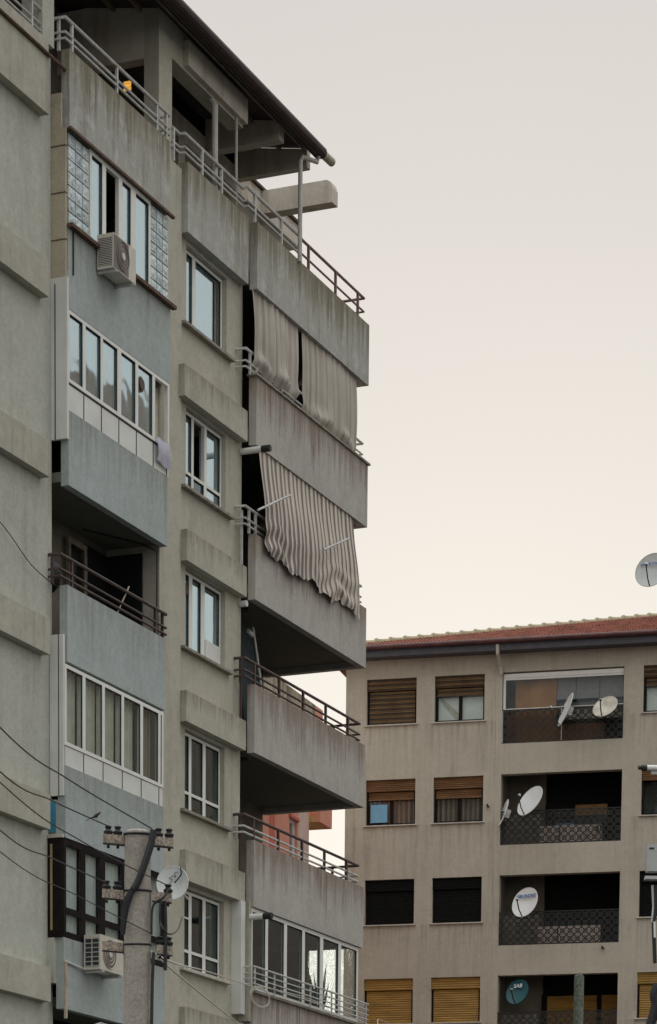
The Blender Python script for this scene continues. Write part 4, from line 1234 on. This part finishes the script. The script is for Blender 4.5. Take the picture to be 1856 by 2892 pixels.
MB().box(-2.499, -1.8, -1.0, -0.86, 18.9, 20.0).build('parapet', M['orange'], BO)
MB().box(-12, -1.8, -0.859, 0.0, 18.9, 19.05).build('balcony_slab', M['ochre'], BO)
MB().box(-1.94, -1.8, -0.859, 0.0, 19.051, 20.0).build('parapet', M['orange'], BO)
MB().box(0.05, 2.3, 1.2, 9.0, 0, 18.8).build('wing', M['pinkwall'], BO)
MB().box(0.05, 1.15, -0.33, -0.2, 17.38, 18.5).build('parapet', M['orange'], BO)
MB().box(1.0, 1.15, -0.199, 1.19, 17.38, 18.5).build('parapet', M['orange'], BO)
MB().box(0.05, 0.999, -0.199, 1.19, 17.39, 17.55).build('balcony_slab', M['ochre'], BO)

# ================================================================== block across the street, mirrored in the panes
BM = thing('apartment_building', 'tall brown block across the street, mirrored in the balcony panes', 'building', FL, 72.0, -36.0, 0, framecoords=True)
for _a, _b, _h in ((47, 58.9, 40.2), (58.91, 62.0, 40.6), (62.01, 66.0, 40.95), (66.01, 100, 30.5)):
    MB().box(_a, _b, -46, -30, 0, _h).build('wall', M['brownblock'], BM)
for _u, _h in ((50, 40.6), (57.6, 40.6), (60.2, 41.0), (64.6, 41.3), (70, 39.0), (78, 39.0)):
    MB().box(_u, _u + 0.8, -32, -30.4, 28 if _u > 66 else 38, _h if _u < 66 else 31.2).build('chimney', M['brownblock'], BM)
# ================================================================== concrete pole with crossarms
PP = at(389, 2345, 28.0)
PX, PY, PZ = PP.x, PP.y, PP.z
POLE = thing('utility_pole', 'round concrete utility pole with three crossarms in the foreground', 'pole', FW, PX, PY, 0)
MB().lathe([(0.165, 0), (0.138, 4.9), (0.126, PZ - 0.05), (0.122, PZ - 0.02), (0.09, PZ)], 28).build('shaft', M['polecon'], POLE, smooth=False)
ins = MB().lathe([(0.012, -0.01), (0.012, 0.0), (0.040, 0.005), (0.048, 0.03), (0.036, 0.042), (0.026, 0.05), (0.024, 0.058), (0.030, 0.066), (0.036, 0.074), (0.030, 0.084), (0.012, 0.09)], 12)
def arm(y_left, y_right, parts, insul):
    zl = at(300, y_left, 28.0).z
    zr = at(480, y_right, 28.0).z
    for (xa, xb) in parts:
        pa, pb = at(xa, (y_left + (y_right - y_left) * (xa - 290) / 200), 28.0), at(xb, (y_left + (y_right - y_left) * (xb - 290) / 200), 28.0)
        b = MB()
        x0, x1 = pa.x - PX, pb.x - PX
        b.add([(x0, -0.06, pa.z - 0.085), (x1, -0.02, pb.z - 0.085), (x1, 0.10, pb.z - 0.085), (x0, 0.06, pa.z - 0.085), (x0, -0.06, pa.z), (x1, -0.02, pb.z), (x1, 0.10, pb.z), (x0, 0.06, pa.z)],
              [(0, 3, 2, 1), (4, 5, 6, 7), (0, 1, 5, 4), (1, 2, 6, 5), (2, 3, 7, 6), (3, 0, 4, 7)])
        A_ = b.build('crossarm', M['aggregate'], POLE)
        sub(MB().add([(x0, -0.065, pa.z - 0.10), (x1, -0.025, pb.z - 0.10), (x1, 0.0, pb.z - 0.10), (x0, -0.04, pa.z - 0.10), (x0, -0.065, pa.z - 0.086), (x1, -0.025, pb.z - 0.086), (x1, 0.0, pb.z - 0.086), (x0, -0.04, pa.z - 0.086)],
                     [(0, 3, 2, 1), (4, 5, 6, 7), (0, 1, 5, 4), (1, 2, 6, 5), (2, 3, 7, 6), (3, 0, 4, 7)]).build('steel_angle', M['black'], A_))
        for xi in insul:
            if xa <= xi <= xb:
                pi = at(xi, (y_left + (y_right - y_left) * (xi - 290) / 200), 28.0)
                o = MB()
                o.v, o.f = ins.v, ins.f
                q = sub(o.build('insulator', M['black'], A_, smooth=False))
                q.location = (pi.x - PX, 0.0, pi.z)
                q2 = sub(MB().tube([(pi.x - PX, 0.0, pi.z - 0.125), (pi.x - PX, 0.0, pi.z - 0.1)], 0.016, 6).build('bolt', M['black'], A_))
arm(2357, 2367, [(292, 352), (432, 489)], (306, 333, 448, 478))
arm(2512, 2524, [(290, 349), (431, 485)], (301, 331, 475))
arm(2660, 2673, [(290, 349), (444, 487)], (452, 476))
for yy in (2356, 2516, 2668):
    z = at(389, yy, 28.0).z
    MB().tube([(0.133 * math.cos(k * math.pi / 12), 0.133 * math.sin(k * math.pi / 12), z + 0.012 * math.sin(k * math.pi / 12)) for k in range(25)], 0.011, 6).build('strap', M['black'], POLE)


def cable(name, label, pts, r, mat, group=None, cat='cable', n=6):
    t = MB().tube(pts, r, n)
    c = Vector(pts[0])
    t.v = [tuple(Vector(p) - c) for p in t.v]
    o = t.build(name, mat)
    o.location = c
    tagged(o, label, cat, group)
    return o
def catmull(ps, seg=8):
    out = []
    P = [Vector(p) for p in ps]
    for i in range(len(P) - 1):
        p0, p1, p2, p3 = P[max(i - 1, 0)], P[i], P[i + 1], P[min(i + 2, len(P) - 1)]
        for k in range(seg):
            t = k / seg
            out.append(0.5 * ((2 * p1) + (p2 - p0) * t + (2 * p0 - 5 * p1 + 4 * p2 - p3) * t * t + (3 * p1 - p0 - 3 * p2 + p3) * t ** 3))
    out.append(P[-1])
    return out
# overhead wires: from the insulators towards the camera side on the left
WIRES = [((0, 2054), (200, 2205), (429, 2340), 0.0065, 'black overhead wire ending at the top right insulator of the pole'),
         ((0, 2179), (150, 2262), (306, 2333), 0.0065, 'black overhead wire with a bird on it'),
         ((0, 2209), (240, 2381), (472, 2500), 0.0055, 'thin overhead wire crossing in front of the pole'),
         ((0, 2344), (150, 2425), (298, 2492), 0.006, 'overhead wire ending at the middle left insulator of the pole'),
         ((0, 2405), (220, 2530), (430, 2638), 0.0045, 'lowest thin overhead wire slanting across the pole')]
for a, b, c, r, lab in WIRES:
    y0 = 23.8
    pc, pb, pa = at(c[0], c[1], 27.95), at(b[0], b[1], 26.0), at(a[0], a[1], y0)
    ext = pa + (pa - pb) * 2.2 + Vector((0, 0, 0.5))
    cable('overhead_wire', lab, catmull([ext, pa, pb, pc], 10), r, M['cable'], 'overhead wires to the pole')
# thick cable bundle wound down the pole
bund = thing('cable_bundle', 'thick black cable bundle running down across the pole', 'cable', FW, PX, PY, PZ - 1.5)
def wp(x, y, d):
    p = at(x, y, d)
    return (p.x - PX, p.y - PY, p.z - (PZ - 1.5))
MB().tube(catmull([wp(434, 2345, 27.85), wp(425, 2390, 27.84), wp(405, 2450, 27.83), wp(389, 2492, 27.83), wp(376, 2512, 27.83)], 5), [0.035] * 21, 8).build('sheath', M['cable'], bund)
for i in range(7):
    o = i * 3.2
    MB().tube(catmull([wp(372 + i * 2.0, 2506, 27.83), wp(352 + o, 2540, 27.83), wp(345 + o * 0.8, 2580, 27.84), wp(343 + o * 0.45, 2640, 27.86)], 6), 0.008, 5).build('strand', M['cable'], bund)
cable('cable_drop', 'black conduit hanging down the right side of the pole', catmull([at(434, 2690, 27.9), at(432, 2740, 27.9), at(430, 2800, 27.9), at(428, 2960, 27.9), at(427, 3300, 27.9)], 6), 0.018, M['cable'])
cable('cable_drop', 'dark cable standing upright right of the pole beside dark glazing', catmull([at(466, 2545, 27.95), at(468, 2620, 27.95), at(467, 2740, 27.95)], 6), 0.02, M['cable'])
cable('cable_loop', 'thin black cable looping from the pole to the window', catmull([at(455, 2540, 27.9), at(452, 2600, 27.9), at(470, 2634, 27.95), at(490, 2636, 29), at(505, 2620, 33), at(515, 2590, 45)], 8), 0.010, M['cable'])
cable('cable_loop', 'black cable curving below the small dish by the pole', catmull([at(475, 2512, 27.95), at(462, 2535, 27.9), at(432, 2560, 27.9), at(428, 2640, 27.9)], 8), 0.011, M['cable'])
cable('service_cable', 'pale service cable slanting down to the right from the pole', catmull([at(428, 2686, 27.9), at(470, 2725, 29), at(560, 2800, 33), at(690, 2905, 38)], 8), 0.009, M['coil'])
cable('service_cable', 'pale service cable strung from the pole along the balcony rail', catmull([at(430, 2690, 27.9), at(500, 2722, 33), at(590, 2745, 44), FL.w(9.0, -0.5, 9.18), FL.w(9.6, -0.42, 9.26), FL.w(12.0, -0.42, 9.32), FL.w(15.2, -0.5, 9.16), at(1070, 2880, 70), at(1112, 2896, 83.5)], 10), 0.010, M['coil'])
coil = thing('cable_coil', 'coil of pale cable hanging at the corner panel', 'cable coil', FL, 9.52, -0.42, 9.05)
for r, dx in ((0.30, 0), (0.28, 0.02), (0.31, -0.02)):
    MB().tube([(r * 1.5 * math.cos(k * math.pi / 14) + dx, -0.02 * dx, r * 0.62 * math.sin(k * math.pi / 14)) for k in range(29)], 0.009, 5).build('loop', M['coil'], coil)
cable('wall_cable', 'thin cable slung across the plain wall to the joint', catmull([FL.w(-3.0, 0.1, 16.3), FL.w(0.0, 0.1, 15.62), FL.w(1.2, 0.08, 15.15), FL.w(2.1, 0.05, 15.0)], 8), 0.008, M['cable'])
# small round dish by the pole
dish('satellite_dish', 'small round white scribbled dish beside the concrete pole', FL.w(5.42, -0.5, 10.58), (-0.12, -0.97, 0.20), 0.29, M['dish'], arm=False)
_pd = [o for o in bpy.data.objects if o.get('label', '').startswith('small round white scribbled')][0]
MB().tube(catmull([(-0.05, -0.02, 0.01), (0.0, 0.06, 0.01), (-0.06, 0.08, 0.01), (0.02, 0.13, 0.01), (0.06, 0.10, 0.01), (0.04, 0.18, 0.01), (0.10, 0.2, 0.01)], 6), 0.006, 4).build('scribble', M['ink_black'], _pd)
MB().tube(catmull([(0.15, 0.27, 0.02), (0.17, 0.12, 0.08), (0.06, -0.04, 0.10)], 6), 0.014, 6).build('arm', M['black'], _pd)
MB().tube([(0.05, 0, -0.15), (0.2, -0.1, -0.55)], 0.02, 6).build('wall_arm', M['rail_w'], _pd)

# bird on the second wire
bp = at(270, 2311, 26.9)
bird = MB()
prof = [(-0.105, 0.006), (-0.06, 0.012), (-0.03, 0.022), (0.0, 0.030), (0.03, 0.031), (0.055, 0.024), (0.07, 0.022), (0.085, 0.021), (0.098, 0.012), (0.112, 0.002)]
N = 10
for i, (x, r) in enumerate(prof):
    zz = 0.035 + 0.55 * x * 0.6 + (0.012 if x > 0.06 else 0)
    for k in range(N):
        a = 2 * math.pi * k / N
        bird.v.append((x * 0.9, r * 0.85 * math.cos(a), zz + r * math.sin(a)))
for i in range(len(prof) - 1):
    for k in range(N):
        bird.f.append((i * N + k, i * N + (k + 1) % N, (i + 1) * N + (k + 1) % N, (i + 1) * N + k))
bird.add([(-0.17, -0.012, -0.03), (-0.17, 0.012, -0.03), (-0.08, 0.016, 0.012), (-0.08, -0.016, 0.012), (-0.17, 0, -0.022), (-0.08, 0, 0.022)], [(0, 1, 2, 3), (0, 3, 5, 4), (1, 4, 5, 2)])
bo = thing('bird', 'small dark bird perched on the overhead wire', 'bird', FW, bp.x, bp.y, bp.z)
bo.rotation_euler = (0, 0, rad(-12))
bo.scale = (0.52, 0.52, 0.62)
bird.build('body', M['feather'], bo, smooth=True)
MB().tube([(0.02, -0.01, 0.0), (0.02, -0.01, 0.03)], 0.003, 4).tube([(0.02, 0.01, 0.0), (0.02, 0.01, 0.03)], 0.003, 4).build('legs', M['black'], bo)
MB().add([(0.03, -0.026, 0.03), (0.06, -0.022, 0.045), (-0.10, -0.012, -0.012), (0.03, -0.027, 0.055)], [(0, 1, 3), (0, 3, 2)]).build('wing', M['black'], bo)

# ================================================================== mast with camera at the right edge
mp_ = at(1884, 2500, 30.0)
MAST = thing('camera_mast', 'dark steel mast at the right edge carrying a box and cables', 'mast', FW, mp_.x, mp_.y, 0)
MB().tube([(0, 0, 0), (0, 0, at(1864, 2140, 30).z)], 0.055, 12).build('shaft', M['black'], MAST)
def mpt(x, y, dd=0.0):
    p = at(x, y, 30.0)
    return (p.x - mp_.x, p.y - mp_.y + dd, p.z)
bx0, bx1 = mpt(1824, 2392), mpt(1860, 2468)
_bx = MB().box(bx0[0], bx1[0], -0.16, -0.04, bx1[2], bx0[2]).build('junction_box', M['dish_grey'], MAST)
sub(MB().box(bx0[0] + 0.02, bx0[0] + 0.07, -0.166, -0.161, bx0[2] - 0.05, bx0[2] - 0.035).build('slot', M['black'], _bx))
b2 = mpt(1818, 2486)
MB().box(b2[0], bx1[0], -0.15, -0.05, b2[2] - 0.012, b2[2] + 0.02).build('bracket', M['rail_w'], MAST)
MB().tube([mpt(1843, 2500), mpt(1846, 2560), mpt(1842, 2605)], 0.014, 6).build('conduit', M['rail_w'], MAST)
MB().tube(catmull([mpt(1852, 2500), mpt(1850, 2580), mpt(1846, 2610), mpt(1850, 2720)], 6), 0.02, 8).build('conduit', M['black'], MAST)
MB().tube([mpt(1847, 2605, -0.05), mpt(1848, 2650, -0.05)], 0.012, 6).build('conduit', M['white'], MAST)
MB().tube(catmull([mpt(1858, 2780), mpt(1848, 2810), mpt(1852, 2840), mpt(1835, 2900)], 6), 0.05, 8).build('strut', M['black'], MAST)
cp = at(1803, 2168, 30.0)
CCTV = thing('security_camera', 'white and black bullet security camera at the right edge', 'camera', FW, cp.x, cp.y, cp.z)
MB().tube([(0.085, 0, 0), (0.20, 0.02, 0.003)], 0.028, 12).build('housing', M['white'], CCTV)
MB().tube([(0.035, -0.005, -0.002), (0.088, 0, 0)], 0.031, 12).tube([(0.0, -0.01, -0.002), (0.036, -0.005, -0.002)], 0.02, 10).build('lens_hood', M['black'], CCTV)
MB().box(0.14, 0.26, 0.02, 0.05, -0.06, -0.028).build('mount', M['rail_w'], CCTV)

# potted plants behind the glazed corner balcony
for i, (u, h, lab) in enumerate(((12.95, 1.05, 'broad leaved houseplant behind the third pane of the glazed corner'), (14.35, 1.4, 'tall spiky houseplant in front of the bright pane'), (13.65, 0.95, 'low houseplant behind the fourth pane of the glazed corner'))):
    t = thing('potted_plant', lab, 'plant', FL, u, 0.35, 8.95, 'houseplants in the glazed corner balcony')
    rp = random.Random(20 + i)
    lf = MB()
    for k in range(14):
        a = rp.uniform(0, 6.28); e = rp.uniform(0.9, 1.5) if i == 1 else rp.uniform(0.5, 1.35); ln = h * rp.uniform(0.5, 1.0)
        d0 = Vector((math.cos(a) * math.cos(e), math.sin(a) * math.cos(e), math.sin(e)))
        s0 = d0.cross(Vector((0, 0, 1))).normalized() * (0.035 if i == 1 else 0.09)
        p0 = Vector((0, 0, 0.25)); p1 = p0 + d0 * ln * 0.5; p2 = p0 + d0 * ln
        lf.add([p0 - s0 * 0.3, p0 + s0 * 0.3, p1 + s0, p1 - s0, p2], [(0, 1, 2, 3), (3, 2, 4)])
    lf.build('leaves', M['plant'], t)
    MB().lathe([(0.10, 0), (0.15, 0.28), (0.16, 0.30)], 12).build('pot', M['pot'], t)
for o in bpy.data.objects:
    if 'off' in o:
        del o['off']
